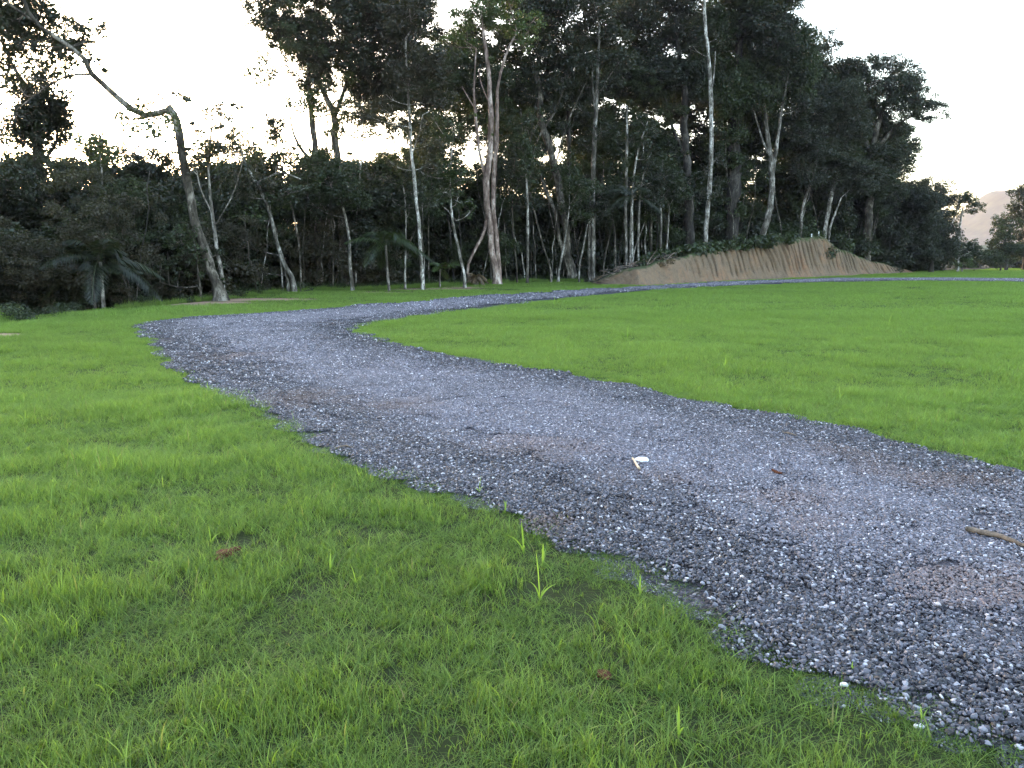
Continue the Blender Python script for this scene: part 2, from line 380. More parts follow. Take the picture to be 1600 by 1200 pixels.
link('road', mesh_np('road', np.concatenate([R, RZ[..., None]], -1).reshape(-1, 3), rf, {'worn': ('POINT', worn(R[..., 0], R[..., 1]).ravel()), 'dust': ('POINT', dust(R[..., 0], R[..., 1]).ravel())}, True), M_ROAD, kind='structure')
# ------------------------------------------------------------------ scatter (geometry nodes) for grass and gravel
def scatter_group(name, coll):
    g = bpy.data.node_groups.new(name, 'GeometryNodeTree')
    g.interface.new_socket('Geometry', in_out='INPUT', socket_type='NodeSocketGeometry')
    g.interface.new_socket('Geometry', in_out='OUTPUT', socket_type='NodeSocketGeometry')
    i = g.nodes.new('NodeGroupInput'); o = g.nodes.new('NodeGroupOutput')
    ci = g.nodes.new('GeometryNodeCollectionInfo'); ci.inputs[0].default_value = coll
    ci.inputs['Separate Children'].default_value = True; ci.inputs['Reset Children'].default_value = True
    ip = g.nodes.new('GeometryNodeInstanceOnPoints'); ip.inputs['Pick Instance'].default_value = True
    def na(n, typ):
        a = g.nodes.new('GeometryNodeInputNamedAttribute'); a.data_type = typ; a.inputs['Name'].default_value = n; return a.outputs['Attribute']
    g.links.new(i.outputs[0], ip.inputs['Points']); g.links.new(ci.outputs[0], ip.inputs['Instance'])
    g.links.new(na('pick', 'INT'), ip.inputs['Instance Index'])
    g.links.new(na('rot', 'FLOAT_VECTOR'), ip.inputs['Rotation']); g.links.new(na('siz', 'FLOAT_VECTOR'), ip.inputs['Scale'])
    g.links.new(ip.outputs[0], o.inputs[0]); return g
def scatter(name, group, pts, pick, rz, siz, extra=None, **props):
    me = bpy.data.meshes.new(name); n = len(pts); me.vertices.add(n); me.vertices.foreach_set('co', np.asarray(pts, np.float32).ravel())
    a = me.attributes.new('pick', 'INT', 'POINT'); a.data.foreach_set('value', np.asarray(pick, np.int32))
    a = me.attributes.new('rot', 'FLOAT_VECTOR', 'POINT'); r = np.zeros((n, 3), np.float32); r[:, 2] = rz; a.data.foreach_set('vector', r.ravel())
    a = me.attributes.new('siz', 'FLOAT_VECTOR', 'POINT'); a.data.foreach_set('vector', np.asarray(siz, np.float32).ravel())
    for en, ev in (extra or {}).items():
        a = me.attributes.new(en, 'FLOAT', 'POINT'); a.data.foreach_set('value', np.asarray(ev, np.float32))
    o = link(name, me, None, **props); md = o.modifiers.new('scatter', 'NODES'); md.node_group = group; return o

def blades_mesh(name, n, R_, h, wd, segs, lean=.5, seed=0):
    r = np.random.default_rng(seed)
    ang = r.random(n)*2*math.pi; rad = R_*np.sqrt(r.random(n)) * (0.6 + .5*r.random(n))
    # blades grow in little tufts
    k = max(3, n//9); cx = R_*np.sqrt(r.random(k))*np.cos(r.random(k)*6.283); a2 = r.random(k)*6.283; rr = R_*np.sqrt(r.random(k))
    c = np.stack([rr*np.cos(a2), rr*np.sin(a2)], -1)[r.integers(0, k, n)]
    base = c + r.normal(0, R_*.09, (n, 2))
    big = r.random(n) > .988; H = h*(.45+.75*r.random(n))*(1 + .35*(r.random(n) > .93) + .5*big); W = wd*(.6+.8*r.random(n))*(1+1.2*big)
    dirA = r.random(n)*6.283; L = lean*(.15+r.random(n)*1.0)*H
    face = dirA + math.pi/2 + r.normal(0, .5, n)
    ts = np.linspace(0, 1, segs+1)
    V = []; T = []
    for t in ts:
        cxy = base + np.stack([np.cos(dirA), np.sin(dirA)], -1) * (L * t**1.9)[:, None]
        z = H * (t - .22*lean*t**2.5)
        ww = W * (1 - t**1.6) * .5 * (.7+.3*min(1, t*4))
        off = np.stack([np.cos(face), np.sin(face)], -1) * ww[:, None]
        if t < 1:
            V += [np.c_[cxy-off, z], np.c_[cxy+off, z]]; T += [np.full(n, t)]*2
        else:
            V += [np.c_[cxy, z]]; T += [np.full(n, t)]
    m = len(V); V = np.stack(V, 1); T = np.stack(T, 1)      # n, m, 3
    f = []
    for s in range(segs-1):
        a = 2*s; f += [[a, a+1, a+3], [a, a+3, a+2]]
    a = 2*(segs-1); f += [[a, a+1, a+2]]
    f = np.array(f); FF = (f[None] + (np.arange(n)*m)[:, None, None]).reshape(-1, 3)
    tone = np.repeat(r.random(n), len(f))
    me = mesh_np(name, V.reshape(-1, 3), FF, {'tone': ('FACE', tone), 'along': ('POINT', T.ravel())})
    me.materials.append(M_GRASS); return me
gcoll = bpy.data.collections.new('grass_sources')
NV = 5
lods = [(235, .17, .085, .0028, 5), (420, .33, .085, .0040, 3), (520, .85, .095, .010, 2)]
for li, (n, R_, h, wd, sg) in enumerate(lods):
    for v in range(NV):
        me = blades_mesh(f'blades_{li}_{v}', n, R_, h, wd, sg, 1.15 if li == 0 else .9, 50+li*10+v)
        gcoll.objects.link(bpy.data.objects.new(f'blades_{li}_{v}', me))
GG = scatter_group('grass_scatter', gcoll)

def in_view(x, y, marg=.14):
    return (np.abs(x) < y*(.63+marg) + 1.2) & (y > 1.3)
def lawn_points(side):
    P_, K, SZ = [], [], []
    for li, y0, y1, dens, edge in [(0, 1.4, 9.5, 58, 0), (1, 8.8, 24, 15, 0), (2, 22, 130, 2.2, 0), (0, 9.0, 24, 34, .55), (1, 22, 62, 12, 1.1)]:
        ext = y1*.8+2; x, y = jgrid(-ext, ext, y0, y1, dens)
        k = in_view(x, y); 
        if li == 2: k &= rng.random(len(x)) < np.clip(1.15 - y/200, .3, 1)
        x, y = x[k], y[k]
        wob = (vnoise(x, y, .5, 21)-.5)*.30 * (0.6 if li < 2 else .8)
        dr = np.minimum(dist_poly(OUTW, x, y), dist_poly(INW, x, y))
        ins = inside(ROADPOLY, x, y); sd = np.where(ins, -dr, dr)
        inner = inside(np.vstack([INW, [[400, 60], [400, 0]]]), x, y)
        ok = (sd + wob > (np.where(y < 5.5, -.20, -.02) if li == 0 and not edge else ([.0, .22, .75][li] if not edge else .02))) & (inner if side == 'in' else ~inner)
        strag = ins & (sd > -.45) & (rng.random(len(x)) < .16*np.exp(sd*3.)) & (dist_poly(INW if side == 'in' else OUTW, x, y) < .4)
        ok |= strag
        if edge: ok &= sd < edge
        f = y - fore(x); lim = np.where(x > TW[-1, 0], 2.5, .5)
        ok &= f < lim + (vnoise(x, y, 1.2, 5)-.5)*1.2
        ok &= np.hypot((x-TH[0])/.17, (y-TH[1])/.20) > .55+.6*rng.random(len(x))
        ok &= (dirt(x, y) < (.4 if li == 0 else .12) + .35*rng.random(len(x)))
        ok &= (x > TW[-1, 0]) | (y < 90)
        x, y, sd = x[ok], y[ok], sd[ok]
        if li == 0: kp = vnoise(x, y, .28, 31) + .25*rng.random(len(x)) > .42
        else: kp = np.ones(len(x), bool)
        x, y, sd = x[kp], y[kp], sd[kp]
        hv = .30 + 1.65*vnoise(x, y, [.33, .75, 2.0][li], 8) ** 1.7 * (.5+1.1*vnoise(x, y, 1.6, 9)); hv *= np.clip(.5 + sd*1.1, .4, 1)
        s = np.stack([np.full(len(x), 1.0)*(.85+.3*rng.random(len(x)))]*2 + [hv*(.85+.3*rng.random(len(x)))], -1)
        if edge: s[:, :2] *= .75
        if li == 0: s[sd < .12] *= (.7, .7, 1)
        P_.append(np.stack([x, y, terrain(x, y)-.004], -1)); SZ.append(s); K.append(li*NV + rng.integers(0, NV, len(x)))
    return np.concatenate(P_), np.concatenate(K), np.concatenate(SZ)
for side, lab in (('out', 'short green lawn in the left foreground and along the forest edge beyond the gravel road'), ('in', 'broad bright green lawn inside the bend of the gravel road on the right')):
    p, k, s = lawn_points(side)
    young = np.clip(sstep((p[:, 1]-2.3)/4.5)*.85 + (.15 if side == 'in' else 0) + (vnoise(p[:, 0], p[:, 1], 1.3, 91)-.5)*.6 + (vnoise(p[:, 0]*.45, p[:, 1], 3.5, 92)-.5)*.8 - .12, 0, 1)  # paler with distance, painting backlit far grass into the colour; noise adds mottling
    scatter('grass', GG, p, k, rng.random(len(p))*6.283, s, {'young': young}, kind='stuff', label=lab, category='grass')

wx = rng.uniform(-17, 4.2, 900); wy = fore(wx) + rng.normal(.5, .45, 900); kp = vnoise(wx, wy, .9, 66) > .42; wx, wy = wx[kp], wy[kp]; hs = rng.uniform(1.4, 3.6, len(wx))
scatter('grass', GG, np.stack([wx, wy, terrain(wx, wy)-.01], -1), NV + rng.integers(0, NV, len(wx)), rng.random(len(wx))*6.283, np.stack([np.full(len(wx), .8)]*2 + [hs], -1), {'young': rng.random(len(wx))*.5}, kind='stuff', label='taller rough grass at the foot of the forest beyond the road', category='grass')  # attribute value is a plain random tone here
# gravel
def stone_geo(r, n, smin, smax):
    ph = (1+5**.5)/2
    iv = np.array([(-1, ph, 0), (1, ph, 0), (-1, -ph, 0), (1, -ph, 0), (0, -1, ph), (0, 1, ph), (0, -1, -ph), (0, 1, -ph), (ph, 0, -1), (ph, 0, 1), (-ph, 0, -1), (-ph, 0, 1)]); iv /= np.linalg.norm(iv[0])
    fc = np.array([(0, 11, 5), (0, 5, 1), (0, 1, 7), (0, 7, 10), (0, 10, 11), (1, 5, 9), (5, 11, 4), (11, 10, 2), (10, 7, 6), (7, 1, 8), (3, 9, 4), (3, 4, 2), (3, 2, 6), (3, 6, 8), (3, 8, 9), (4, 9, 5), (2, 4, 11), (6, 2, 10), (8, 6, 7), (9, 8, 1)])
    v = np.repeat(iv[None], n, 0) * (.55 + .8*r.random((n, 12, 1)))
    s = smin + (smax-smin)*r.random(n)**2.2
    v *= (s[:, None]*np.stack([.8+.5*r.random(n), .55+.4*r.random(n), .38+.35*r.random(n)], -1))[:, None, :] * .62
    # random tilt
    a, b, c = r.random(n)*6.283, r.normal(0, .45, n), r.normal(0, .45, n)
    def rot(v, ang, i, j):
        ca, sa = np.cos(ang)[:, None], np.sin(ang)[:, None]; x, y = v[..., i].copy(), v[..., j].copy()
        v[..., i] = ca*x - sa*y; v[..., j] = sa*x + ca*y
    rot(v, b, 1, 2); rot(v, c, 0, 2); rot(v, a, 0, 1)
    return v, fc, s
def gravel_mesh(name, n, R_, smin, smax, seed):
    r = np.random.default_rng(seed); v, fc, s = stone_geo(r, n, smin, smax)
    a = r.random(n)*6.283; rr = R_*np.sqrt(r.random(n)); z = s*.12 + r.random(n)*smax*.25
    v += np.stack([rr*np.cos(a), rr*np.sin(a), z], -1)[:, None, :]
    FF = (fc[None]+(np.arange(n)*12)[:, None, None]).reshape(-1, 3)
    me = mesh_np(name, v.reshape(-1, 3), FF); me.materials.append(M_STONE); return me
scoll = bpy.data.collections.new('gravel_sources'); glods = [(1350, .27, .005, .026), (900, .5, .010, .038), (800, 1.1, .025, .065)]
for li, (n, R_, a, b) in enumerate(glods):
    for v in range(NV): scoll.objects.link(bpy.data.objects.new(f'stones_{li}_{v}', gravel_mesh(f'stones_{li}_{v}', n, R_, a, b, 90+li*10+v)))
GS = scatter_group('gravel_scatter', scoll)
P_, K, SZ = [], [], []
for li, (y0, y1, dens) in enumerate([(1.2, 11, 15), (10.5, 26, 4.2), (25, 90, 1.0)]):
    ext = y1*.8+2; x, y = jgrid(-ext, ext, y0, y1, dens); k = in_view(x, y); x, y = x[k], y[k]
    dr = np.minimum(dist_poly(OUTW, x, y), dist_poly(INW, x, y)); ins = inside(ROADPOLY, x, y); sdd = np.where(ins, dr, -dr)
    ok = sdd > (np.where(y < 5.5, .07, .0) if li == 0 else [0, .12, .6][li]); x, y, sdd = x[ok], y[ok], sdd[ok]
    mid = np.clip(1.0 - .28*np.clip(sdd-.3, 0, 1) + (vnoise(x, y, .9, 71)-.5)*.3, .6, 1.15)
    if li == 2: mid[:] = 1; 
    P_.append(np.stack([x, y, roadz(x, y)+[.008, .010, .012][li]], -1)); K.append(li*NV+rng.integers(0, NV, len(x))); SZ.append(np.stack([mid**.5, mid**.5, mid], -1))
# loose stones spilling under the grass edge
for pl in (OUTW, INW):
    q = resample(pl, 1500); q = q[(q[:, 1] > 1.3) & (q[:, 1] < 28) & (np.abs(q[:, 0]) < q[:, 1]*.8+1.5)]; q = q + rng.normal(0, .06, q.shape)
    P_.append(np.stack([q[:, 0], q[:, 1], terrain(q[:, 0], q[:, 1])+.0], -1)); K.append(rng.integers(0, NV, len(q))); SZ.append(np.tile([.4, .4, .6], (len(q), 1)))
p = np.concatenate(P_)
scatter('gravel', GS, p, np.concatenate(K), rng.random(len(p))*6.283, np.concatenate(SZ), {'worn': worn(p[:, 0], p[:, 1]), 'dust': dust(p[:, 0], p[:, 1])}, kind='stuff', label='loose blue grey crushed stone covering the curving road', category='gravel')

# ------------------------------------------------------------------ earth bank
bx = np.arange(TW[0, 0]-.1, TW[-1, 0]+.3, .036); bt = np.linspace(0, 1, 46)
BX, BT = np.meshgrid(bx, bt, indexing='ij'); wv = slopeW(BX)
BY = fore(BX) - .25 + BT*(wv+2.5)
pz = sstep((BY - fore(BX))/wv); hh = bankH(BX) + (vnoise(BX, BX*0, 1.3, 44)-.5)*.35*np.clip(bankH(BX), 0, 1)
BZ = hh*pz
ph_ = BX*2.0 + BT*3.6 + np.floor(BX/2.7+BT*.4)*.37 + (vnoise(BX, BT*3, 1.7, 46)-.5)*1.5
gr = np.abs((ph_ % 1)-.5)*2; gr = np.exp(-((1-gr)/.30)**2)
amp = (.35+.9*vnoise(BX, BT*4, 1.9, 49))*np.clip(pz*3, 0, 1)*np.clip((1.02-pz)*6, 0, 1)*np.clip((BX-9)/4, .15, 1)
dsp = -gr*.38*np.minimum(amp, 1) * (.5+.9*vnoise(BX*2, BT*5, 1.1, 52)) + (vnoise(BX, BY*1.3, .45, 47)-.5)*.34*np.clip(hh, .2, 1)
slump = (vnoise(BX, BT*2, 2.6, 48)-.5)*.5*np.clip(hh/2, .2, 1)*np.clip(pz*2, 0, 1)
BY2 = BY - dsp*.7 + slump; BZ2 = BZ + dsp*.5 + .02 - np.clip((BT-.93)*14, 0, 1)*.5 - np.clip((.05-BT)*20, 0, 1)*.3
bn, bm2 = BX.shape; bi = np.arange(bn*bm2).reshape(bn, bm2)
link('earth_bank', mesh_np('earth_bank', np.stack([BX, BY2, BZ2], -1).reshape(-1, 3), np.stack([bi[:-1, :-1], bi[1:, :-1], bi[1:, 1:], bi[:-1, 1:]], -1).reshape(-1, 4),
     {'veg': ('POINT', (np.clip((pz-.75)*4, 0, 1)*.9+.15).ravel())}, True), M_EARTH, label='cut brown earth bank with diagonal digger tooth marks behind the road', category='earth bank')

# ------------------------------------------------------------------ foliage
def leaves(cen, rad, nper, size, flat=.8, droop=0.0, r=rng):
    """leaves in the clumps at cen (N,3) with radii rad (N,), arrays of verts and tones"""
    nper = np.asarray(nper, int); tot = int(nper.sum()); ci = np.repeat(np.arange(len(cen)), nper)
    d = r.normal(size=(tot, 3)); d /= np.linalg.norm(d, axis=1)[:, None]
    rr = r.random(tot)**.45; off = d*(rr*rad[ci])[:, None]; off[:, 2] *= flat
    c = cen[ci] + off
    s = size*(.55+.8*r.random(tot))
    nrm = d*.6 + r.normal(size=(tot, 3))*.55 + [0, 0, .55]; nrm /= np.linalg.norm(nrm, axis=1)[:, None]
    ax = np.cross(nrm, r.normal(size=(tot, 3))); ax /= np.linalg.norm(ax, axis=1)[:, None]; ax[:, 2] -= droop; ax /= np.linalg.norm(ax, axis=1)[:, None]
    b = np.cross(nrm, ax)
    s_ = s[:, None]; wdt = (.28+.16*r.random(tot))[:, None]
    v = np.stack([c - ax*s_*.5, c + b*s_*wdt + nrm*s_*.1, c + ax*s_*.55, c - b*s_*wdt + nrm*s_*.1], 1)
    ctone = r.random(len(cen))[ci]
    return v, np.clip(ctone*.45 + r.random(tot)**2*.65, 0, 1)
def leaf_mesh(name, v, tone):
    n = len(v); i = np.arange(n)*4; f = np.stack([np.stack([i, i+1, i+2], -1), np.stack([i, i+2, i+3], -1)], 1).reshape(-1, 3)
    return mesh_np(name, v.reshape(-1, 3), f, {'tone': ('FACE', np.repeat(tone, 2))})
def clumps(c, R_, k, r=rng, flat=.75):
    d = r.normal(size=(k, 3)); d /= np.linalg.norm(d, axis=1)[:, None]
    o = d*(R_*(.35+.65*r.random(k)**.6))[:, None]; o[:, 2] *= flat; return c + o

N_LEAF = [0]
def tree(name, Y0, stems, blobs, bark, leaf, label, cat='tree', size=.19, dens=1.0, group=None, depth=1.0, zbase=None):
    """stems: lists of (px,py,width px[,dY]); the first is the main stem; blobs: (px,py,radius px[,dens[,dY]])"""
    bp = P(stems[0][0][0], stems[0][0][1], Y0)
    for _ in range(4):
        if bankH(bp[0]) > .25 and bp[1] < 80: Y0 = max(Y0, float(fore(bp[0])+slopeW(bp[0]))+.9); bp = P(stems[0][0][0], stems[0][0][1], Y0)
    k = SY(Y0); gz = float(terrain(bp[0], bp[1])) if zbase is None else zbase
    root = empty(name, (bp[0], bp[1], gz), label=label, category=cat, group=group)
    O = np.array([bp[0], bp[1], gz]); r = np.random.default_rng(int(abs(bp[0]*131+bp[1]*17)) + 5)
    main = None; allpts = []
    for si, st in enumerate(stems):
        pts = []; dy = 0
        for q in st:
            yy = Y0 + (q[3] if len(q) > 3 else 0); pts.append([*P(q[0], q[1], yy), q[2]*SY(yy)*.43])
        if si == 0 or st[0][1] > stems[0][0][1]-25:
            f = pts[0]; g2 = float(terrain(f[0], f[1]))
            if f[2] > g2 - .3: pts.insert(0, [f[0], f[1], g2-.3, f[3]*1.9]); pts.insert(1, [f[0], f[1], g2+.22, f[3]*1.12]); pts[2][2] = max(pts[2][2], g2+.5)
        pts = np.array(pts); n = max(8, int(np.linalg.norm(np.diff(pts[:, :3], axis=0), axis=1).sum()/.45)); sp_ = spline(pts, n)
        L = np.linspace(0, 1, n)[:, None]; wobv = np.stack([vnoise(L[:, 0]*n*.45, L[:, 0]*0+si*7+Y0, 1.1, 60+j)-.5 for j in range(3)], -1) * np.array([1, 1, .3]) * sp_[:, 3:4] * 1.3
        sp_[:, :3] += wobv * np.minimum(1, L*5)
        T = Tubes(); T.tube(sp_[:, :3]-O, np.maximum(sp_[:, 3], .012), 9 if sp_[0, 3] > .08 else 6, .10)
        link('trunk' if si == 0 or st[0][1] > stems[0][0][1]-30 else 'limb', T.mesh('trunk'), BARK[bark], root)
        allpts.append(sp_)
    ap = np.vstack(allpts); V = []; TN = []
    for bi_, b in enumerate(blobs):
        c = P(b[0], b[1], Y0 + (b[4] if len(b) > 4 else r.uniform(-1, 1)*b[2]*k*.9*depth)); R_ = b[2]*k; dn = (b[3] if len(b) > 3 else 1.0)*dens
        # a branch from the stem to this clump, with twigs
        cand = ap[ap[:, 2] < c[2] - .15*R_]; cand = cand if len(cand) > 2 else ap
        j = np.argmin(np.linalg.norm(cand[:, :3]-c, axis=1) + r.random(len(cand))*R_*.5); s0 = cand[j]
        T = Tubes(); rb = min(max(.022, R_*.03), s0[3]*.7+.008); mid = (s0[:3]+c)/2 + [0, 0, -.06*np.linalg.norm(c-s0[:3])] + r.normal(0, .08*R_, 3)
        path = spline(np.array([s0[:3], mid, c, c+(c-mid)*.3+[0, 0, R_*.25]]), 10); T.tube(path-O, np.linspace(rb, rb*.35, 10), 5, .08)
        size_ = size*.72; nc = max(6, int((38 if bp[1] < 42 else 28)*dn*min(2.2, (R_/1.1))**1.3)); cc = clumps(c, R_, nc, r)
        for q in cc[:min(nc, 9)]:
            s1 = path[r.integers(4, 9)]; T.tube(np.array([s1, (s1+q)/2+[0, 0, -.04], q])-O, [rb*.4, rb*.28, .008], 3, 0, False)
        link('branch', T.mesh('branch'), BARK[bark], root)
        rc = R_*(.24+.24*r.random(nc)); npr = np.maximum(10, (32*dn**.5*(rc/.42)**2*(.19/size_)**2)).astype(int)
        v, tn = leaves(cc, rc, npr, size_, .75, .25, r); V.append(v); TN.append(tn)
    if V:
        v = np.concatenate(V); N_LEAF[0] += len(v); link('crown', leaf_mesh('crown', v-O, np.concatenate(TN)), LEAF[leaf], root)
    return root

def rblobs(x0, x1, y0, y1, n, r0, r1, dn=1.0, seed=0, gaps=()):
    r = random.Random(seed); o = []; tries = 0
    while len(o) < n and tries < n*30:
        tries += 1; x, y, rr = r.uniform(x0, x1), r.uniform(y0, y1), r.uniform(r0, r1)
        if any(math.hypot(x-a, y-b) < c + rr*.4 for a, b, c in gaps + GAPS): continue
        if any(math.hypot(x-p[0], y-p[1]) < (rr+p[2])*.30 for p in o): continue
        o.append((x, y, rr, dn))
    return o
GAPS = ((562, 235, 42), (610, 225, 26), (728, 245, 22), (738, 205, 12), (655, 165, 14), (632, 175, 12), (850, 312, 13), (862, 235, 16), (890, 250, 10), (965, 160, 12), (1097, 198, 10), (1060, 190, 8), (1022, 165, 9), (780, 300, 9),
        (452, 190, 42), (400, 130, 60), (500, 175, 12), (535, 150, 8), (890, 22, 16), (1170, 250, 8), (700, 165, 8), (1130, 20, 10), (960, 10, 12), (848, 345, 10))

# ---- the front trees, left to right
tree('bent_tree', 29.9, [[(345, 468, 23), (336, 440, 19), (324, 400, 17), (305, 345, 15), (293, 285, 15), (283, 225, 14), (275, 190, 14), (264, 166, 11)],
     [(269, 170, 9), (250, 176, 11), (232, 181, 12), (216, 177, 11), (190, 158, 10, -.3), (162, 132, 9, -.5), (143, 116, 9, -.7), (128, 88, 8, -.9), (92, 62, 7, -1.2), (52, 32, 6, -1.5), (34, -10, 5, -1.7)],
     [(230, 182, 8), (216, 185, 5), (204, 188, 1.5)],
     [(140, 116, 4, -.6), (108, 118, 4, -1), (70, 138, 3, -1.3), (25, 172, 2, -1.6)],
     [(50, 32, 5, -1.5), (20, 10, 4, -2), (-40, -30, 2, -2.3)]],
     [(242, 153, 13, .7), (278, 147, 11, .6), (296, 152, 9, .6), (262, 215, 13, .8), (285, 235, 14, .8), (140, 60, 16), (120, 40, 22), (150, 92, 12), (60, 20, 32), (20, 60, 32), (0, 30, 36), (90, 110, 20), (40, 75, 26), (30, 40, 34, 1.2), (75, 60, 30, 1.2), (110, 75, 26, 1.2), (0, 90, 30, 1), (60, 100, 26, 1), (150, 45, 22, .8), (118, 58, 26, 1), (88, 30, 24, .9), (60, 60, 18, .7), (45, 15, 30, 1), (10, 55, 26, .9), (25, 90, 18, .6),
      (95, 85, 22, .9), (130, 100, 13, .8), (160, 110, 9, .6), (-20, 20, 40, 1), (10, -30, 45, 1), (80, -40, 40, .8), (70, 128, 22, 1), (30, 130, 24, 1), (100, 120, 14, .8), (316, 345, 12, .6), (310, 400, 9, .5), (348, 440, 10, .5), (342, 395, 9, .5)],
     'grey', 'dark', 'bent grey tree whose top arches over to the left on the forest edge', size=.16)
tree('slim_tree', 30.2, [[(349, 466, 8), (341, 400, 7), (332, 335, 6), (326, 270, 4), (330, 200, 3)], [(332, 335, 3), (312, 290, 2.5), (306, 262, 2)], [(338, 350, 2), (365, 300, 2), (380, 250, 1.5)]],
     [(335, 180, 20, .7), (355, 200, 22, .8), (312, 200, 18, .7), (345, 225, 26, 1), (375, 225, 18, .8), (315, 235, 22, 1), (300, 260, 20, 1), (370, 165, 10, .5), (340, 165, 10, .5)], 'pale', 'olive', 'slim pale tree standing right against the bent grey tree', size=.16)
tree('sapling', 29.6, [[(314, 467, 4), (310, 430, 3.5), (307, 400, 3), (302, 370, 2)], [(314, 455, 2.5), (285, 450, 2), (250, 441, 1.5)]],
     [(285, 380, 26), (300, 400, 20), (262, 405, 20), (250, 415, 16), (280, 425, 20), (298, 365, 18), (275, 360, 18), (310, 430, 12, .6)], 'grey', 'green', 'green leafy sapling left of the foot of the bent grey tree', size=.14)
tree('vine_covered_tree', 33, [[(62, 486, 20), (60, 400, 18), (58, 300, 17), (56, 220, 15), (50, 160, 11), (30, 120, 7), (10, 80, 4)], [(70, 250, 6), (90, 215, 5), (88, 195, 3), (78, 175, 2)]],
     [(45, 190, 38, 1.3), (75, 210, 34, 1.3), (95, 180, 28, 1.2), (25, 215, 26, 1.1), (58, 185, 30, 1.6), (72, 165, 30, 1.5), (88, 175, 22, 1.4), (50, 215, 22, 1.5), (55, 240, 20, 1.4), (90, 150, 22, 1.2), (40, 150, 26, 1.3), (60, 130, 24, 1.2), (20, 130, 22, 1), (100, 170, 12, 1), (60, 265, 20, 1.2), (-5, 190, 18, 1), (0, 165, 14, .8), (12, 110, 16, .8)],
     'dark', 'dark', 'dark vine covered trunk standing up against the glow at the far left', size=.17)
tree('leafy_tree', 34, [[(20, 492, 9), (14, 400, 8), (5, 320, 7), (-10, 240, 5)]], rblobs(-90, 110, 250, 420, 16, 22, 40, 1.1, 2), 'grey', 'olive', 'olive leaved bushy tree at the left edge below the glowing sky', size=.16)
tree('broad_tree', 36, [[(215, 480, 8), (212, 400, 8), (205, 330, 7), (190, 270, 4)], [(212, 370, 4), (240, 320, 3), (255, 280, 2)]], rblobs(110, 290, 238, 370, 20, 20, 38, 1.1, 3), 'dark', 'dark', 'low dark tree with a domed crown between the palm and the bent grey tree', size=.16)
tree('leaning_tree', 36, [[(460, 458, 9), (446, 415, 8), (432, 375, 7), (420, 330, 6), (400, 285, 6), (384, 258, 4), (372, 225, 3)], [(451, 455, 5), (448, 435, 4), (444, 415, 4)], [(402, 285, 3), (440, 270, 3), (470, 280, 2)]],
     [(430, 195, 17, 1.6), (432, 212, 15, 1.5), (425, 185, 10, 1), (395, 228, 14, .9), (370, 235, 18, 1), (440, 245, 22, 1.2), (400, 262, 26, 1.1), (360, 265, 25, 1), (375, 300, 30, 1), (420, 290, 25, 1), (455, 300, 25, 1), (400, 335, 26, .9), (350, 330, 22, .8), (375, 380, 22, .8), (400, 420, 20, .7)], 'pale', 'dark', 'white blotched tree leaning left, midway between bent tree and white pole tree', size=.17)
tree('forked_tree', 40, [[(500, 456, 13), (498, 380, 12), (494, 300, 12), (492, 240, 11), (487, 180, 9), (482, 120, 7), (484, 60, 5)], [(494, 260, 8), (465, 225, 5), (455, 195, 3), (452, 165, 2)], [(484, 110, 4), (470, 70, 3), (440, 30, 2)]],
     [(470, 60, 36), (440, 50, 30), (500, 90, 34), (490, 130, 24), (410, 30, 26), (400, 8, 20, .8), (385, -20, 30, .8), (428, 18, 26, .9), (455, 40, 28, .9), (430, 62, 18, .7), (480, 30, 34, 1), (470, 85, 25, .9), (500, 70, 32, 1), (455, 105, 16, .7), (500, 112, 24, .9), (520, 130, 18, .7), (440, -30, 45, 1), (500, -40, 55, 1), (455, 160, 14, .6), (470, 265, 30, 1.2), (520, 275, 30, 1.2), (455, 230, 14, .8), (500, 245, 20, 1), (498, 320, 30, 1)],
     'grey', 'dark', 'tall grey tree forking into the leftmost high crown', size=.17)
tree('crooked_tree', 41, [[(540, 455, 15), (536, 380, 14), (530, 300, 14), (525, 230, 12), (523, 185, 11), (512, 155, 8), (498, 130, 6), (488, 105, 4)], [(524, 180, 7), (538, 140, 6), (548, 100, 5), (560, 50, 4)]],
     [(570, 130, 34), (605, 150, 34), (560, 100, 34), (590, 180, 24), (620, 60, 40), (545, 30, 38, 1), (580, 20, 42, 1), (560, 75, 34, 1), (600, 70, 34, 1), (540, 95, 22, .9), (585, 115, 28, 1), (610, 120, 26, 1), (570, 150, 20, .9), (590, -30, 60, 1), (530, 195, 12, .7), (545, 240, 12, .8), (560, 320, 36, 1.2), (540, 290, 24, 1.1), (600, 320, 36, 1.2), (580, 370, 40, 1)], 'grey', 'dark', 'tall crooked grey tree with a fork, left of the bright sky gap', size=.17)
tree('green_crowned_tree', 38, [[(551, 456, 6), (548, 425, 6), (546, 380, 5), (535, 320, 4), (520, 270, 3)]], [(500, 258, 26, 1), (530, 265, 28, 1), (515, 285, 30, 1), (545, 300, 28, 1), (480, 290, 26, 1), (560, 315, 24, 1), (490, 320, 28, .9)], 'pale', 'green', 'small tree with a rounded mid green crown under the forked tree', size=.15)
tree('white_pole_tree', 38.6, [[(661, 453, 7), (657, 400, 6.5), (653, 340, 6), (648, 285, 6), (643, 235, 5), (640, 180, 5), (636, 130, 4), (634, 60, 3)], [(644, 240, 2.5), (656, 205, 2), (660, 180, 1.5)]],
     [(660, 160, 22), (670, 225, 26), (695, 150, 28), (690, 100, 34), (665, 255, 22), (620, 110, 26), (610, 210, 18, .8), (575, 180, 24, .9), (600, 170, 24, .9), (625, 195, 18, .8), (640, 130, 26, 1), (660, 90, 26, 1), (630, 70, 30, 1), (605, 150, 16, .7), (650, 220, 14, .7), (665, 195, 16, .8), (640, 20, 40, 1), (612, 255, 10, .5)], 'white', 'olive', 'slender straight white trunk rising alone left of the pink tree', size=.16)
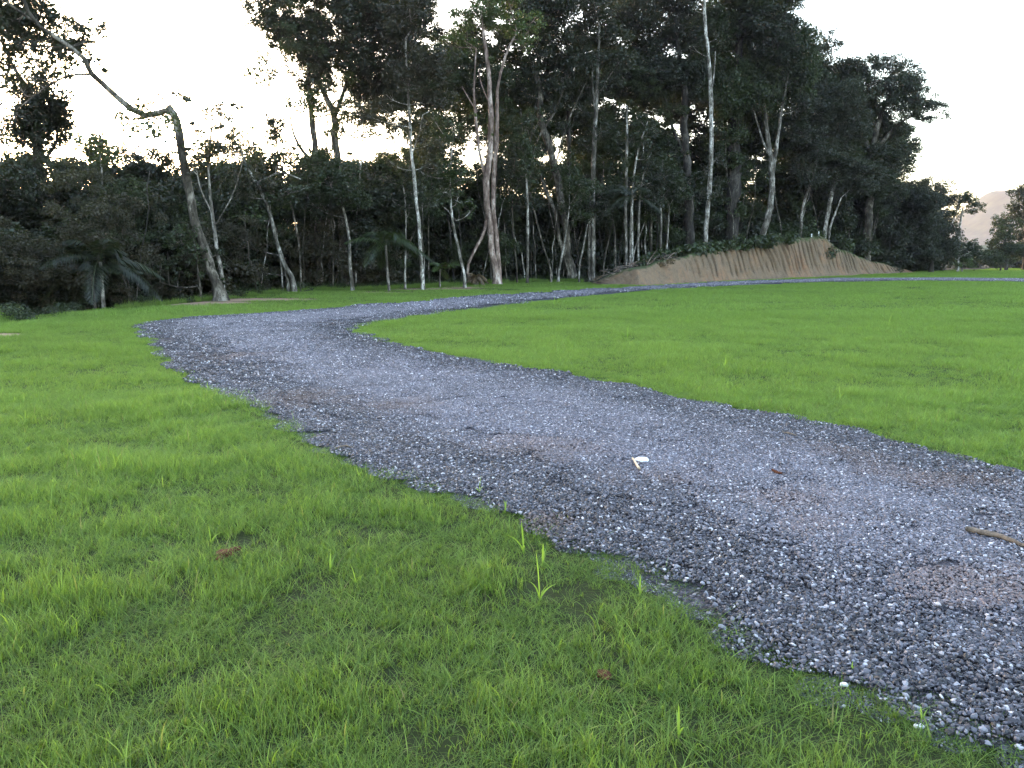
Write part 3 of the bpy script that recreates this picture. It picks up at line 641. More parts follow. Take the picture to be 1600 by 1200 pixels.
tree('thin_tree', 39.5, [[(633, 452, 3.5), (634, 390, 3), (634, 330, 2.5), (630, 290, 2)]], [(625, 290, 26), (650, 300, 24), (610, 310, 22), (640, 325, 24), (600, 280, 14), (640, 265, 18), (670, 320, 18)], 'pale', 'dark', 'very thin pole with dark crown just left of the slender white trunk', size=.16)
tree('thin_tree', 42, [[(726, 448, 5), (720, 410, 5), (714, 380, 4.5), (706, 330, 4), (703, 280, 3), (706, 230, 3)], [(712, 345, 2.5), (695, 325, 2), (685, 318, 1.5)]],
     [(700, 265, 26, .9), (720, 275, 20, .9), (690, 300, 26, .9), (680, 260, 22, .9), (715, 310, 20, .8), (660, 270, 24, .9), (735, 330, 14, .6), (690, 220, 20, .9), (680, 190, 22, .9), (710, 200, 16, .8)], 'white', 'green', 'thin white trunk bowing left, next left of the pink barked tree', size=.16)
tree('multi_stemmed_tree', 46.5, [[(776, 443, 13), (771, 400, 12), (764, 340, 12), (760, 290, 12), (765, 235, 11), (768, 190, 10), (765, 145, 8), (762, 95, 7), (755, 45, 5)],
     [(780, 442, 9), (778, 390, 8), (772, 330, 8), (773, 260, 8), (777, 190, 7), (778, 140, 5), (793, 80, 4), (808, 50, 3)],
     [(735, 446, 5), (731, 425, 5), (742, 392, 5), (757, 362, 6), (764, 330, 7)],
     [(762, 290, 6), (752, 250, 5), (745, 200, 5), (741, 150, 4), (742, 110, 3), (744, 75, 2)],
     [(746, 175, 2.5), (730, 150, 2), (722, 135, 1.5)], [(766, 165, 2.5), (752, 130, 2), (748, 110, 1.5)]],
     [(720, 28, 22, 1), (745, 25, 24, 1), (770, 30, 24, 1), (800, 35, 24, 1), (825, 50, 20, 1), (835, 30, 20, 1), (700, 70, 16, .9), (720, 60, 20, .9), (815, 70, 16, .8), (760, 5, 26, 1), (790, -20, 34, 1), (735, 75, 18, .7), (766, 90, 8, .5), (766, 185, 9, .6), (742, 180, 8, .5), (764, 205, 8, .5)], 'pink', 'bright', 'thick pink barked tree of several stems with a bright green top', size=.17)
tree('pole_tree', 47.5, [[(824, 441, 5), (824, 390, 5), (824, 320, 4), (822, 270, 3)]], [(820, 255, 22), (835, 235, 20), (812, 225, 20), (830, 275, 18), (815, 190, 22), (835, 180, 16)], 'pale', 'green', 'straight pale pole tree first to the right of the pink barked tree', size=.17)
tree('pole_tree', 48.5, [[(808, 441, 3), (803, 380, 3), (800, 310, 2)]], [(800, 290, 20), (795, 265, 20), (810, 310, 16), (805, 240, 20)], 'grey', 'dark', 'wiry thin stem close beside the pink barked tree', size=.17)
tree('leaning_pole_tree', 49, [[(861, 440, 3.5), (850, 390, 3), (836, 335, 3), (828, 300, 2)]], [(825, 300, 18), (835, 320, 16), (815, 320, 16)], 'grey', 'dark', 'thin stem slanting left between the pink tree and the curved dark tree', size=.17)
tree('curved_tree', 52, [[(895, 439, 15), (888, 400, 13), (882, 340, 13), (872, 280, 13), (857, 225, 12), (845, 190, 11), (844, 140, 9), (832, 100, 7), (822, 70, 5)],
     [(890, 436, 9), (878, 390, 8), (866, 330, 7), (850, 290, 6), (842, 265, 4)], [(838, 222, 4), (850, 200, 4), (866, 175, 4), (880, 140, 3), (890, 115, 2)], [(862, 280, 3), (884, 200, 2.5), (905, 150, 2), (915, 130, 1.5)]],
     [(830, 110, 24), (855, 110, 26), (850, 140, 24), (870, 90, 30), (840, 70, 30), (870, 50, 30), (880, 130, 24), (825, 145, 18), (900, 100, 26), (860, 170, 16), (880, 195, 16, .8), (830, 10, 40), (870, 0, 45), (805, 120, 22), (800, 150, 22)], 'grey', 'dark', 'big grey brown trunk curving left up into dense crown', size=.18)
tree('thin_tree', 50, [[(872, 439, 4.5), (878, 400, 4), (885, 360, 3), (890, 320, 2)], [(905, 418, 3), (912, 385, 3), (918, 350, 2)]], [(905, 290, 24), (895, 320, 22), (920, 300, 20), (905, 340, 20), (890, 265, 18)], 'pale', 'green', 'small pale stem crossing the foot of the curved grey brown trunk', size=.17)
tree('tall_straight_tree', 53, [[(926, 440, 9), (928, 350, 8), (927, 270, 8), (931, 190, 7), (934, 110, 6), (936, 40, 4)], [(921, 441, 5), (921, 380, 5), (922, 330, 4), (926, 290, 4)], [(932, 190, 4), (926, 130, 3), (925, 80, 2)], [(934, 150, 3), (955, 115, 2), (975, 88, 1.5)]],
     [(935, 15, 30), (955, 60, 30), (915, 55, 28), (930, 90, 26), (965, 95, 26), (905, 130, 22), (945, 130, 24), (900, 80, 24), (925, -30, 45), (905, 170, 18, .8), (935, 300, 24, .8), (920, 330, 22, .9), (945, 330, 22, .9), (940, 205, 20, .9), (915, 230, 20, .9)], 'pale', 'grey', 'tall straight pale trunk with a second stem, just left of the brush heap', size=.18)
tree('pole_tree', 52.5, [[(978, 416, 5.5), (978, 350, 5), (979, 270, 5), (980, 200, 4), (980, 165, 3)]], [(975, 250, 15, .7), (990, 285, 15, .7), (985, 220, 18, .8), (968, 210, 16, .8)], 'pale', 'green', 'leftmost straight pole of the group behind the brush heap', size=.17)
tree('pole_tree', 53, [[(988, 414, 4), (988, 340, 4), (990, 280, 3.5), (1000, 225, 3), (1012, 190, 2)]], [(1005, 215, 20), (1015, 245, 20), (1000, 190, 20), (1022, 200, 16), (998, 290, 14, .8)], 'white', 'dark', 'whitish pole second from left in the group behind the brush heap', size=.17)
tree('pole_tree', 53.6, [[(997, 412, 4), (998, 350, 4), (1001, 300, 3), (1012, 240, 2)]], [(1015, 290, 22), (1030, 275, 22), (1010, 260, 18), (1025, 310, 20)], 'pale', 'dark', 'third slim pole of the group behind the brush heap, bent right at its top', size=.17)
tree('thin_tree', 55, [[(962, 410, 4), (961, 370, 3.5), (955, 330, 3)], [(944, 405, 3), (952, 370, 2.5), (958, 340, 2)]], [(950, 310, 24), (965, 325, 20), (940, 335, 22), (960, 290, 20)], 'grey', 'green', 'short grey stem under green leaves between tall pale trunk and poles', size=.17)
tree('thin_tree', 55, [[(1033, 400, 4.5), (1033, 350, 4), (1031, 310, 3)], [(1041, 398, 3.5), (1044, 350, 3), (1046, 320, 2)]], [(1030, 290, 26), (1050, 285, 24), (1040, 310, 24), (1060, 300, 20), (1020, 320, 18), (1035, 262, 22)], 'pale', 'green', 'pair of pale stems with green crown left of the broad brown trunk', size=.17)
tree('broad_trunked_tree', 60, [[(1079, 372, 17), (1077, 320, 15), (1075, 260, 14), (1070, 200, 13), (1069, 150, 11), (1062, 90, 8), (1055, 30, 5)], [(1074, 250, 7), (1055, 210, 6), (1045, 180, 4), (1040, 150, 3)]],
     [(1040, 50, 34), (1070, 60, 34), (1020, 100, 34), (1050, 110, 34), (1080, 110, 28), (1010, 60, 34), (990, 110, 30), (1030, 140, 26), (1080, 150, 16), (1000, 145, 20), (1050, 0, 45), (990, 30, 36), (1085, 290, 22, .8), (1070, 270, 16, .7), (1040, 240, 22)], 'dark', 'dark', 'broad dark brown trunk standing left of the tall white trunk', size=.19)
tree('tall_white_tree', 57.5, [[(1103, 368, 8), (1106, 320, 8), (1110, 260, 8), (1112, 200, 7.5), (1110, 140, 7), (1106, 80, 6), (1101, 20, 6), (1099, -60, 5)], [(1111, 150, 2.5), (1116, 110, 2), (1118, 80, 2)]],
     [(1100, -60, 40), (1075, -20, 26, .7), (1125, -30, 30, .8), (1085, 15, 14, .5), (1120, 60, 12, .5), (1118, 250, 16, .9), (1100, 265, 14, .8), (1110, 300, 16, .9), (1125, 285, 14, .8), (1085, 75, 12, .5)], 'white', 'grey', 'tallest bright white trunk behind the left half of the earth bank', size=.18)
tree('ivy_clad_tree', 63, [[(1143, 365, 24), (1146, 300, 24), (1148, 220, 22), (1150, 150, 18), (1155, 80, 12), (1160, 0, 8)]],
     [(1145, 330, 20, 1.3), (1148, 290, 20, 1.3), (1143, 250, 20, 1.3), (1150, 210, 22, 1.3), (1140, 170, 24, 1.3)] + rblobs(1110, 1240, -60, 170, 16, 26, 44, 1.3, 5), 'dark', 'green', 'dark ivy clad trunk right of the tall white trunk under a massive crown', size=.19)
tree('forked_tree', 62, [[(1192, 362, 11), (1200, 335, 11), (1206, 305, 10), (1206, 270, 10), (1203, 235, 8), (1198, 195, 6), (1195, 160, 4)], [(1207, 275, 7), (1212, 235, 6), (1217, 200, 5), (1223, 165, 4), (1228, 135, 3)], [(1200, 240, 4), (1185, 200, 3), (1176, 165, 2)]],
     [(1190, 140, 26), (1215, 120, 30), (1240, 130, 26), (1195, 100, 30), (1235, 90, 28), (1170, 160, 20), (1250, 165, 22), (1205, 60, 34), (1225, 40, 26), (1210, 20, 24), (1180, 40, 30), (1215, 160, 18)], 'pale', 'dark', 'pale tree forking into two stems like a Y behind the bank centre', size=.19)
tree('slim_tree', 63, [[(1251, 362, 5), (1253, 330, 4.5), (1262, 300, 4), (1272, 270, 3), (1280, 220, 2)]], [(1270, 280, 20, .8), (1255, 260, 22, .8), (1285, 240, 24, .9), (1270, 215, 24, .9), (1250, 210, 22, .9), (1290, 270, 18, .8)], 'pale', 'grey', 'thin pale stem between the Y shaped tree and the slanting tree', size=.18)
tree('slanting_tree', 66, [[(1289, 358, 7), (1296, 320, 7), (1306, 280, 6), (1316, 245, 5), (1328, 205, 4), (1335, 180, 3)], [(1308, 278, 3), (1316, 272, 2)], [(1297, 356, 3.5), (1306, 330, 3), (1315, 308, 2)]],
     rblobs(1270, 1350, 150, 290, 17, 20, 34, .95, 6), 'white', 'grey', 'thin white tree slanting right behind the high end of the bank', size=.18)
tree('spreading_tree', 68, [[(1355, 400, 14), (1358, 330, 13), (1362, 260, 11), (1370, 200, 9), (1390, 150, 6)], [(1362, 250, 7), (1385, 215, 6), (1410, 190, 4), (1440, 175, 3)], [(1360, 240, 7), (1340, 180, 5), (1320, 130, 4)]],
     [(1290, 60, 20, .8), (1305, 72, 14, .8), (1340, 112, 24), (1365, 105, 22), (1395, 98, 20), (1415, 115, 22), (1400, 135, 26), (1430, 130, 20), (1445, 155, 22), (1465, 165, 16, .9), (1475, 180, 12, .8), (1440, 180, 18), (1415, 165, 26), (1380, 150, 26), (1355, 140, 26), (1320, 130, 26), (1410, 200, 16, .9), (1390, 210, 22), (1370, 190, 26), (1330, 100, 18), (1280, 85, 22), (1395, 240, 20), (1405, 260, 16, .9), (1375, 240, 22), (1380, 280, 24), (1400, 300, 20), (1360, 300, 26), (1270, 110, 26), (1300, 110, 26), (1345, 170, 24), (1420, 140, 20)],
     'grey', 'dark', 'rightmost high tree whose crown spreads out against the pale sky', size=.2)
tree('bushy_tree', 72, [[(1400, 410, 8), (1400, 360, 7), (1398, 310, 5)]], rblobs(1350, 1440, 290, 410, 20, 18, 30, 1.2, 8), 'dark', 'dark', 'dense dark bushy tree right behind the low end of the bank', size=.2)
tree('bushy_tree', 80, [[(1455, 418, 8), (1452, 370, 7), (1450, 320, 5)], [(1452, 350, 4), (1440, 310, 3)]], [(1432, 290, 12, .8), (1450, 288, 14, .8), (1475, 290, 14, .7), (1485, 300, 10, .6), (1440, 310, 18, .9), (1465, 315, 16, .8), (1445, 335, 20, 1), (1425, 350, 18, 1.1), (1470, 350, 18, 1), (1440, 375, 24, 1.2), (1475, 385, 24, 1.2), (1415, 390, 22, 1.2), (1455, 400, 18, 1.2), (1490, 365, 14, 1)], 'dark', 'grey', 'loose crowned tree with sky showing through, left of the rounded tree', size=.22)
tree('rounded_tree', 86, [[(1497, 416, 4), (1498, 385, 3.5), (1500, 350, 3.5), (1505, 325, 2.5)], [(1480, 375, 3), (1490, 340, 3), (1498, 322, 2)]], [(1500, 312, 16), (1518, 316, 14), (1528, 325, 12), (1488, 318, 12), (1505, 330, 12, .8), (1512, 304, 10), (1485, 335, 12, .8), (1480, 395, 18, 1.1), (1505, 398, 16, 1.1), (1495, 380, 14, 1.1), (1520, 385, 14, 1.1), (1530, 395, 14, 1.1)], 'white', 'green', 'small rounded tree on a white stem standing before the hazy mountain', size=.22)
tree('field_tree', 92, [[(1572, 420, 6), (1570, 380, 5), (1568, 350, 4)]], [(1565, 345, 14, 1.1), (1558, 362, 14, 1.1), (1575, 365, 16, 1.1), (1560, 385, 18, 1.2), (1580, 390, 18, 1.2), (1555, 402, 16, 1.2), (1575, 405, 14, 1.2), (1570, 350, 12, 1), (1590, 350, 12, 1)], 'dark', 'green', 'dense dark green tree left of the taller one at the right edge', size=.24)
tree('field_tree', 95, [[(1600, 420, 8), (1602, 370, 7), (1600, 320, 4)]], [(1588, 302, 12), (1600, 298, 14), (1592, 318, 14), (1610, 312, 16), (1585, 335, 12), (1600, 340, 16), (1605, 365, 20, 1.1), (1600, 390, 20, 1.1), (1625, 340, 20), (1630, 380, 24), (1580, 325, 9)], 'grey', 'grey', 'tall loose tree cut by the right edge of the picture', size=.24)
tree('low_shrub', 84, [[(1503, 420, 3), (1503, 412, 2)]], [(1495, 413, 9, 1.2), (1510, 411, 10, 1.2), (1520, 416, 7, 1.1)], 'grey', 'bright', 'light green low shrub at the foot of the white stemmed rounded tree', 'shrub', size=.16)
tree('low_shrub', 88, [[(1563, 421, 3), (1563, 414, 2)]], [(1560, 414, 8, 1.2), (1572, 412, 8, 1.1)], 'grey', 'green', 'small grey green shrub below the trees at the right edge', 'shrub', size=.16)
tree('weed_bush', 36.2, [[(462, 457, 1.5), (460, 448, 1.2), (461, 436, .8)], [(470, 457, 1.2), (476, 446, .8)]], [(460, 440, 6, 1), (452, 448, 6, 1), (470, 449, 7, 1), (485, 451, 6, 1)], 'grey', 'bright', 'bright green weedy bush on the crest right of the leaning blotched tree', 'bush', size=.09)

# ---- palms
def frond(root, O, base, d, L, drop, w_, mat, r):
    d = np.array(d)/np.linalg.norm(d); n = 16; pts = np.array([base + d*L*t + np.array([0, 0, -drop*L*t*t]) for t in np.linspace(0, 1, n)])
    V = []; Fc = []; side = np.cross(d, [0, 0, 1]); side /= np.linalg.norm(side)+1e-9; tn = []
    for i in range(n-1):      # midrib
        b0 = len(V); h = np.array([0, 0, .012]); V += [pts[i]-side*.012, pts[i]+side*.012, pts[i+1]+side*.01, pts[i+1]-side*.01]; Fc.append([b0, b0+1, b0+2, b0+3]); tn.append(.9)
    for t in np.linspace(.12, .98, 34):
        c = np.array([np.interp(t, np.linspace(0, 1, n), pts[:, j]) for j in range(3)]); ll = w_*math.sin(math.pi*min(1, t*.85+.15))**.7
        tg = pts[min(n-1, int(t*n)+1 if int(t*n)+1 < n else n-1)] - pts[max(0, int(t*n)-1)]; tg /= np.linalg.norm(tg)
        for sg in (-1, 1):
            e = c + side*sg*ll*.75 + tg*ll*.55 + np.array([0, 0, -ll*(.35+.3*r.random())]); m_ = (c+e)/2 + [0, 0, ll*.08]
            b0 = len(V); V += [c, m_+tg*.028, e, m_-tg*.028]; Fc.append([b0, b0+1, b0+2, b0+3]); tn.append(r.random()*.8)
    link('frond', mesh_np('frond', np.array(V)-O, Fc, {'tone': ('FACE', tn)}), mat, root)
def palm(px, py, Y0, hpx, wpx, nf, Lpx, label, lean=0, leaf='green', seed=0, bark='pale'):
    r = np.random.default_rng(seed); b = P(px, py, Y0); gz = float(terrain(b[0], b[1])); O = np.array([b[0], b[1], gz]); k = SY(Y0)
    root = empty('palm_tree', tuple(O), label=label, category='palm tree'); top = P(px+lean, py-hpx, Y0)
    T = Tubes(); pp = spline(np.array([[b[0], b[1], gz-.3], [(b[0]+top[0])/2-.03, b[1], (gz+top[2])/2], top]), 12); T.tube(pp-O, np.linspace(wpx*k*.6, wpx*k*.42, 12), 8, .06); link('trunk', T.mesh('trunk'), BARK[bark], root)
    for i in range(nf):
        a = i*2.4+r.random()*.5; el = r.uniform(.1, 1.3); L = Lpx*k*r.uniform(.8, 1.15)
        frond(root, O, top, (math.cos(a)*math.cos(el), math.sin(a)*math.cos(el), math.sin(el)), L, r.uniform(.45, .95), Lpx*k*.26, LEAF[leaf], r)
palm(165, 484, 25.4, 75, 6, 13, 108, 'palm on a thin pale stem with drooping fronds at the left forest edge', -8, 'dark', 1)
palm(156, 482, 25.4, 60, 5, 9, 80, 'shorter dark palm leaning beside the thin stemmed left palm', -14, 'dark', 2, 'grey')
palm(609, 453, 37.5, 70, 4, 11, 78, 'dark palm with upright fronds left of the slender white trunk', -6, 'green', 3)
palm(688, 447, 42, 26, 3, 9, 38, 'little palm with pale green fronds near the ground left of the pink tree', 0, 'bright', 4)
palm(985, 414, 51.5, 105, 3, 10, 52, 'slim palm with hanging fronds among the straight poles', 2, 'grey', 5)
palm(893, 438, 56, 380, 6, 12, 75, 'tall palm with hanging fronds high in the canopy', -6, 'grey', 6, 'dark')
palm(1018, 400, 58, 90, 4, 10, 50, 'small palm in the shade left of the broad brown trunk', 0, 'dark', 7, 'grey')
palm(745, 446, 45.5, 12, 9, 13, 24, 'stubby grey palm with dry fronds at the foot of the pink barked tree', 0, 'dry', 8, 'grey')

# ---- masses nobody could count: undergrowth and the canopy behind
CL = {}
def clump_group(leafm, size):
    key = (leafm, size)
    if key not in CL:
        co = bpy.data.collections.new(f'leaf_clumps_{leafm}_{int(size*100)}')
        for v in range(4):
            vv, tn = leaves(np.zeros((1, 3)), np.array([.5]), np.array([int(125*(.16/size)**1.6)]), size, .8, .25, np.random.default_rng(v+int(size*1000)))
            me = leaf_mesh(f'leaf_clump_{v}', vv, tn); me.materials.append(LEAF[leafm]); co.objects.link(bpy.data.objects.new(f'leaf_clump_{leafm}_{v}', me))
        CL[key] = scatter_group(f'clumps_{leafm}', co)
    return CL[key]
def mass(name, bl, leafm, size, label, dens, squash=.85, cat='forest'):
    cs, rs = [], []
    for (c, R_) in bl:
        nc = int(9*dens*max(.6, (R_/1.3))**1.1); cc = clumps(c, R_, nc); cs.append(cc); rs.append(R_*(.3+.3*rng.random(nc)))
    cs = np.vstack(cs); rs = np.clip(np.concatenate(rs)*1.5, .45, 1.5)
    return scatter(name, clump_group(leafm, size), cs, rng.integers(0, 4, len(cs)), rng.random(len(cs))*6.283, np.stack([rs, rs, rs*squash], -1), kind='stuff', label=label, category=cat)
def topy(px): return np.interp(px, [-250, 0, 100, 200, 300, 420, 470, 520, 600, 640, 700, 800, 1000, 1200, 1400], [215, 245, 242, 248, 240, 258, 262, 268, 262, 268, 315, 330, 320, 318, 300])
def frontY(px):
    return np.interp(px, [-400, 0, 200, 345, 460, 600, 760, 925, 1000, 1100, 1200, 1300, 1430], [15, 21, 25, 30.5, 36, 39, 46, 53, 55, 59, 63, 68, 80])
for nm, leafm, cnt, lab, sd_, off in (('undergrowth', 'dark', 360, 'dark tangled bushes filling the forest edge between the trunks', 1, (4.5, 10)), ('undergrowth', 'olive', 90, 'olive brown leafy tangle along the front of the forest', 2, (1.5, 4)), ('undergrowth', 'green', 90, 'greener leafy bushes among the trunks', 3, (2, 6)), ('undergrowth', 'dark', 480, 'deep shaded thicket far inside the forest', 4, (9, 18))):
    r = random.Random(sd_); bl = []
    for i in range(cnt):
        px = r.uniform(-330, 1440); u = r.random(); base = np.interp(px, [-300, 0, 345, 600, 900, 1000], [560, 525, 480, 460, 445, 420]); tp = topy(px) + 18
        if nm == 'undergrowth' and off[0] < 3: tp += 30; px = r.uniform(-250, 620) if leafm == 'olive' else px
        py = tp + (base - tp)*u**.9
        Yd = frontY(px) + r.uniform(*off); Rp = r.uniform(26, 52)*(.8 if off[0] < 3 else 1.1); bl.append((P(px, py, Yd), Rp*SY(Yd)))
        if leafm == 'green' and px > 640 and py > 400: bl.pop()
    mass('undergrowth', bl, leafm, .13 if off[0] < 9 else .22, lab, 1.7 if off[0] < 9 else 2.6, cat='undergrowth')
bl = []; r = random.Random(12)
for i in range(230):
    wx = r.uniform(-16, 4.5); g = (wx, float(fore(wx)) + r.uniform(.4, 2.2)); z = float(terrain(g[0], g[1])); bl.append((np.array([g[0], g[1], z+r.uniform(.05, .3)]), r.uniform(.2, .45)))
scatter('undergrowth', clump_group('green', .10), np.array([b[0] for b in bl]), rng.integers(0, 4, len(bl)), rng.random(len(bl))*6.283, np.array([[b[1]*1.6, b[1]*1.6, b[1]*1.3] for b in bl]), kind='stuff', label='low weeds and creepers along the edge of the forest floor', category='undergrowth')
r = random.Random(9); bl = []
while len(bl) < 560:
    px, py = r.uniform(600, 1420), (r.uniform(-170, 335) if r.random() < .55 else r.uniform(110, 345)); Rp = r.uniform(20, 44)
    sky_ = np.interp(px, [380, 620, 1180, 1235, 1260, 1310, 1335, 1400, 1420], [100, -200, -200, 30, 75, 100, 130, 170, 280])
    if py - Rp*.7 < sky_: continue
    if any(math.hypot(px-a, py-b) < c*.8+Rp*.45 for a, b, c in GAPS): continue
    Yd = frontY(px)+r.uniform(5, 17); bl.append((P(px, py, Yd), Rp*SY(Yd)))
for n_, xa, xb, ya, yb, ra, rb_ in ((110, 628, 720, 80, 345, 20, 32), (170, 758, 1065, 120, 345, 17, 30), (34, 545, 650, 90, 190, 16, 28), (30, 430, 560, 0, 120, 18, 30), (40, 470, 560, 255, 300, 16, 26), (34, 1105, 1290, 170, 340, 16, 28)):
    for (a_, b_, c_, _d) in rblobs(xa, xb, ya, yb, n_, ra, rb_, 1, n_): Yd = frontY(a_)+r.uniform(2, 8); bl.append((P(a_, b_, Yd), c_*SY(Yd)))
mass('canopy', bl[:320], 'dark', .16, 'high dark canopy of the forest behind the front trunks', 1.15, cat='canopy')
mass('canopy', bl[320:], 'green', .15, 'greyer green leafy sprays in the canopy among the trunks', 1.5, cat='canopy')

# far thin stems inside the wood
r = random.Random(5); vin = [('pale', 'pale'), ('grey', 'grey'), ('grey', 'grey'), ('white', 'whitish'), ('dark', 'dark')]
MARKS = [(-200, 'the left edge of the photo'), (165, 'the left palm'), (345, 'the bent grey tree'), (455, 'the leaning blotched tree'), (550, 'the crooked forked tree'), (661, 'the slender white trunk'), (726, 'the bowed thin white trunk'), (776, 'the pink barked tree'),
         (824, 'the straight pale pole tree'), (890, 'the curved grey brown trunk'), (926, 'the tall straight pale trunk'), (985, 'the straight pole group'), (1037, 'the pair of pale stems'), (1078, 'the broad brown trunk'), (1104, 'the tall white trunk'), (1145, 'the ivy clad trunk'), (1195, 'the Y shaped tree'), (1251, 'the thin pale stem'), (1292, 'the slanting white tree'), (1600, 'the right edge of the photo')]
ys = []
for i in range(64):
    px = r.choice([r.uniform(640, 1060), r.uniform(640, 1060), r.uniform(1120, 1360), r.uniform(200, 640)]); ys.append((px, r.choice(vin), r.uniform(1.2, 5), r.uniform(4, 10), r.uniform(-1.3, 1.3), r.uniform(.022, .06)))
ys.sort(); slots = {}
for q in ys:
    j = max(i for i, m_ in enumerate(MARKS) if m_[0] <= q[0]); slots.setdefault((j, q[1][1]), []).append(q)
ORD = ['first', 'second', 'third', 'fourth', 'fifth', 'sixth', 'seventh', 'eighth', 'ninth', 'tenth']
for (j, cn), qs in slots.items():
    for i, (px, (bk, _), oy, h, ln, rad) in enumerate(qs):
        lab = f"only spindly {cn} stem just right of {MARKS[j][1]}"
        if len(qs) > 1: lab = f"{ORD[i]} spindly {cn} stem right of {MARKS[j][1]}"
        Yd = float(frontY(px))+oy; g = P(px, 445 if px < 900 else 405, Yd); 
        if bankH(g[0]) > .25: Yd = max(Yd, float(fore(g[0])+slopeW(g[0]))+1); g = P(px, 405, Yd)
        gz = float(terrain(g[0], g[1])); O = np.array([g[0], g[1], gz])
        root = empty('young_tree', tuple(O), label=lab, category='young tree', group='spindly stems inside the forest')
        T = Tubes(); pp = spline(np.array([[g[0], g[1], gz-.3], [g[0]+ln*.15, g[1], gz+h*.3], [g[0]+ln*.65, g[1], gz+h*.65], [g[0]+ln, g[1]+.3, gz+h]]), 14); pp[2:, :2] += rng.normal(0, .04, (12, 2))
        T.tube(pp-O, np.linspace(rad, rad*.5, 14), 6, .1); link('trunk', T.mesh('trunk'), BARK[bk], root)
        cc = clumps(pp[-1], 1.0, 9); v, tn = leaves(cc, np.full(9, .42), np.full(9, 60), .13, .8, .2); link('crown', leaf_mesh('crown', v-O, tn), LEAF['green'], root)

# ---- ferns and plants on the bank lip
r2 = np.random.default_rng(77); cs = []
for i in range(130):
    px = r2.uniform(1000, 1240); x, _, _ = P(px, 400, 56); j = np.interp(px, [p[0] for p in TOPS], [p[2] for p in TOPS]); tz = np.interp(px, [p[0] for p in TOPS], range(len(TOPS)))
    t = P(px, np.interp(px, [p[0] for p in TOPS], [p[1] for p in TOPS]), j+r2.uniform(1.0, 3.2)); cs.append(t + [0, 0, r2.uniform(-.1, .45)*(1 if px < 1240 else .3)])
cs = np.array(cs); v, tn = leaves(cs, r2.uniform(.25, .55, len(cs)), np.full(len(cs), 60), .2, .7, .5, r2)
link('undergrowth', leaf_mesh('undergrowth', v, tn), LEAF['green'], kind='stuff', label='low green ferns and creepers along the top of the earth bank', category='undergrowth')

# ---- brush heap at the low end of the bank
bh = P(965, 432, 47); gz = float(terrain(bh[0], bh[1])); O = np.array([bh[0], bh[1], gz])
heap = empty('brush_heap', tuple(O), label='heap of cut branches and dead roots at the left end of the earth bank', category='brush heap')
for i in range(64):
    c = P(r2.uniform(925, 1065), 0, 0) if False else None
    px = r2.uniform(930, 1060); py = np.interp(px, [930, 1000, 1060], [436, 418, 402]) + r2.uniform(-8, 5); Yd = np.interp(px, [930, 1060], [45, 48.6])+r2.uniform(-.2, .9)
    a = P(px, py, Yd); L = r2.uniform(.5, 1.7); th = r2.normal(.25, .5); d = np.array([math.cos(th), r2.uniform(-.4, .4), math.sin(th)*.8])
    T = Tubes(); rd = r2.uniform(.012, .04); pts = spline(np.array([a-d*L/2, a+[0, 0, r2.uniform(-.05, .12)], a+d*L/2]), 6); T.tube(pts-O, np.linspace(rd, rd*.4, 6), 5, .15)
    link('stick', T.mesh('stick'), BARK['dead' if i % 3 else 'dark'], heap)
cs = np.array([P(r2.uniform(935, 1050), 0, 0) if False else P(px, np.interp(px, [930, 1000, 1060], [438, 422, 405]), 47) for px in r2.uniform(930, 1050, 26)])
v, tn = leaves(cs, np.full(26, .35), np.full(26, 40), .14, .5, .2, r2); link('dead_leaves', leaf_mesh('dead_leaves', v-O, tn), LEAF['dry'], heap, kind='stuff')

# ---- survey pegs on the bank
for px, py, h, lab in ((1291, 367, .42, 'taller white survey peg on the highest point of the earth bank'), (1272, 369, .3, 'shorter whitish peg left of the tall one on the bank top')):
    b = P(px, py, 65); T = Tubes(); z0 = float(bankH(b[0]))-.15; T.tube([[0, 0, 0], [0.01, 0, h*.9], [.01, 0, h*1.0+.1]], [.05, .05, .045], 4); o = link('survey_peg', T.mesh('survey_peg'), M_PEG, label=lab, category='peg'); o.location = (b[0], float(fore(b[0])+slopeW(b[0])*.98), z0)

# ---- loose things on the road
def on_road(px, py): x, y = G(px, py, .05); return x, y, float(roadz(np.array([x]), np.array([y]))[0])
def stone(px, py, sx, sy, sz, label, mat=M_WHITE_STONE, seed=0, rz=0, name='stone', cat='stone'):
    import bmesh
    bm = bmesh.new(); bmesh.ops.create_icosphere(bm, subdivisions=2, radius=1); r = random.Random(seed)
    for v in bm.verts:
        n = mnoise.noise(v.co*1.4+Vector((seed, 3, 1))); f = 1+.35*n + r.uniform(-.04, .04); v.co = Vector((v.co.x*f*sx, v.co.y*f*sy, max(-.5, min(.75, v.co.z))*f*sz))
    me = bpy.data.meshes.new(name); bm.to_mesh(me); bm.free(); o = link(name, me, mat, label=label, category=cat)
    x, y, z = on_road(px, py); o.location = (x, y, z+(sz*.35 if name == 'stone' else -.02)); o.rotation_euler = (0, 0, rz); return o
stone(1004, 721, .06, .045, .034, 'flat white stone beside the pale splinter in the middle of the road', seed=3)
stone(590, 704, .034, .022, .018, 'cream white stone near the left grass edge of the road', seed=5, rz=.5)
stone(717, 729, .036, .02, .02, 'white stone on the left side of the road, nearest the grass bulge', seed=8, rz=.2)
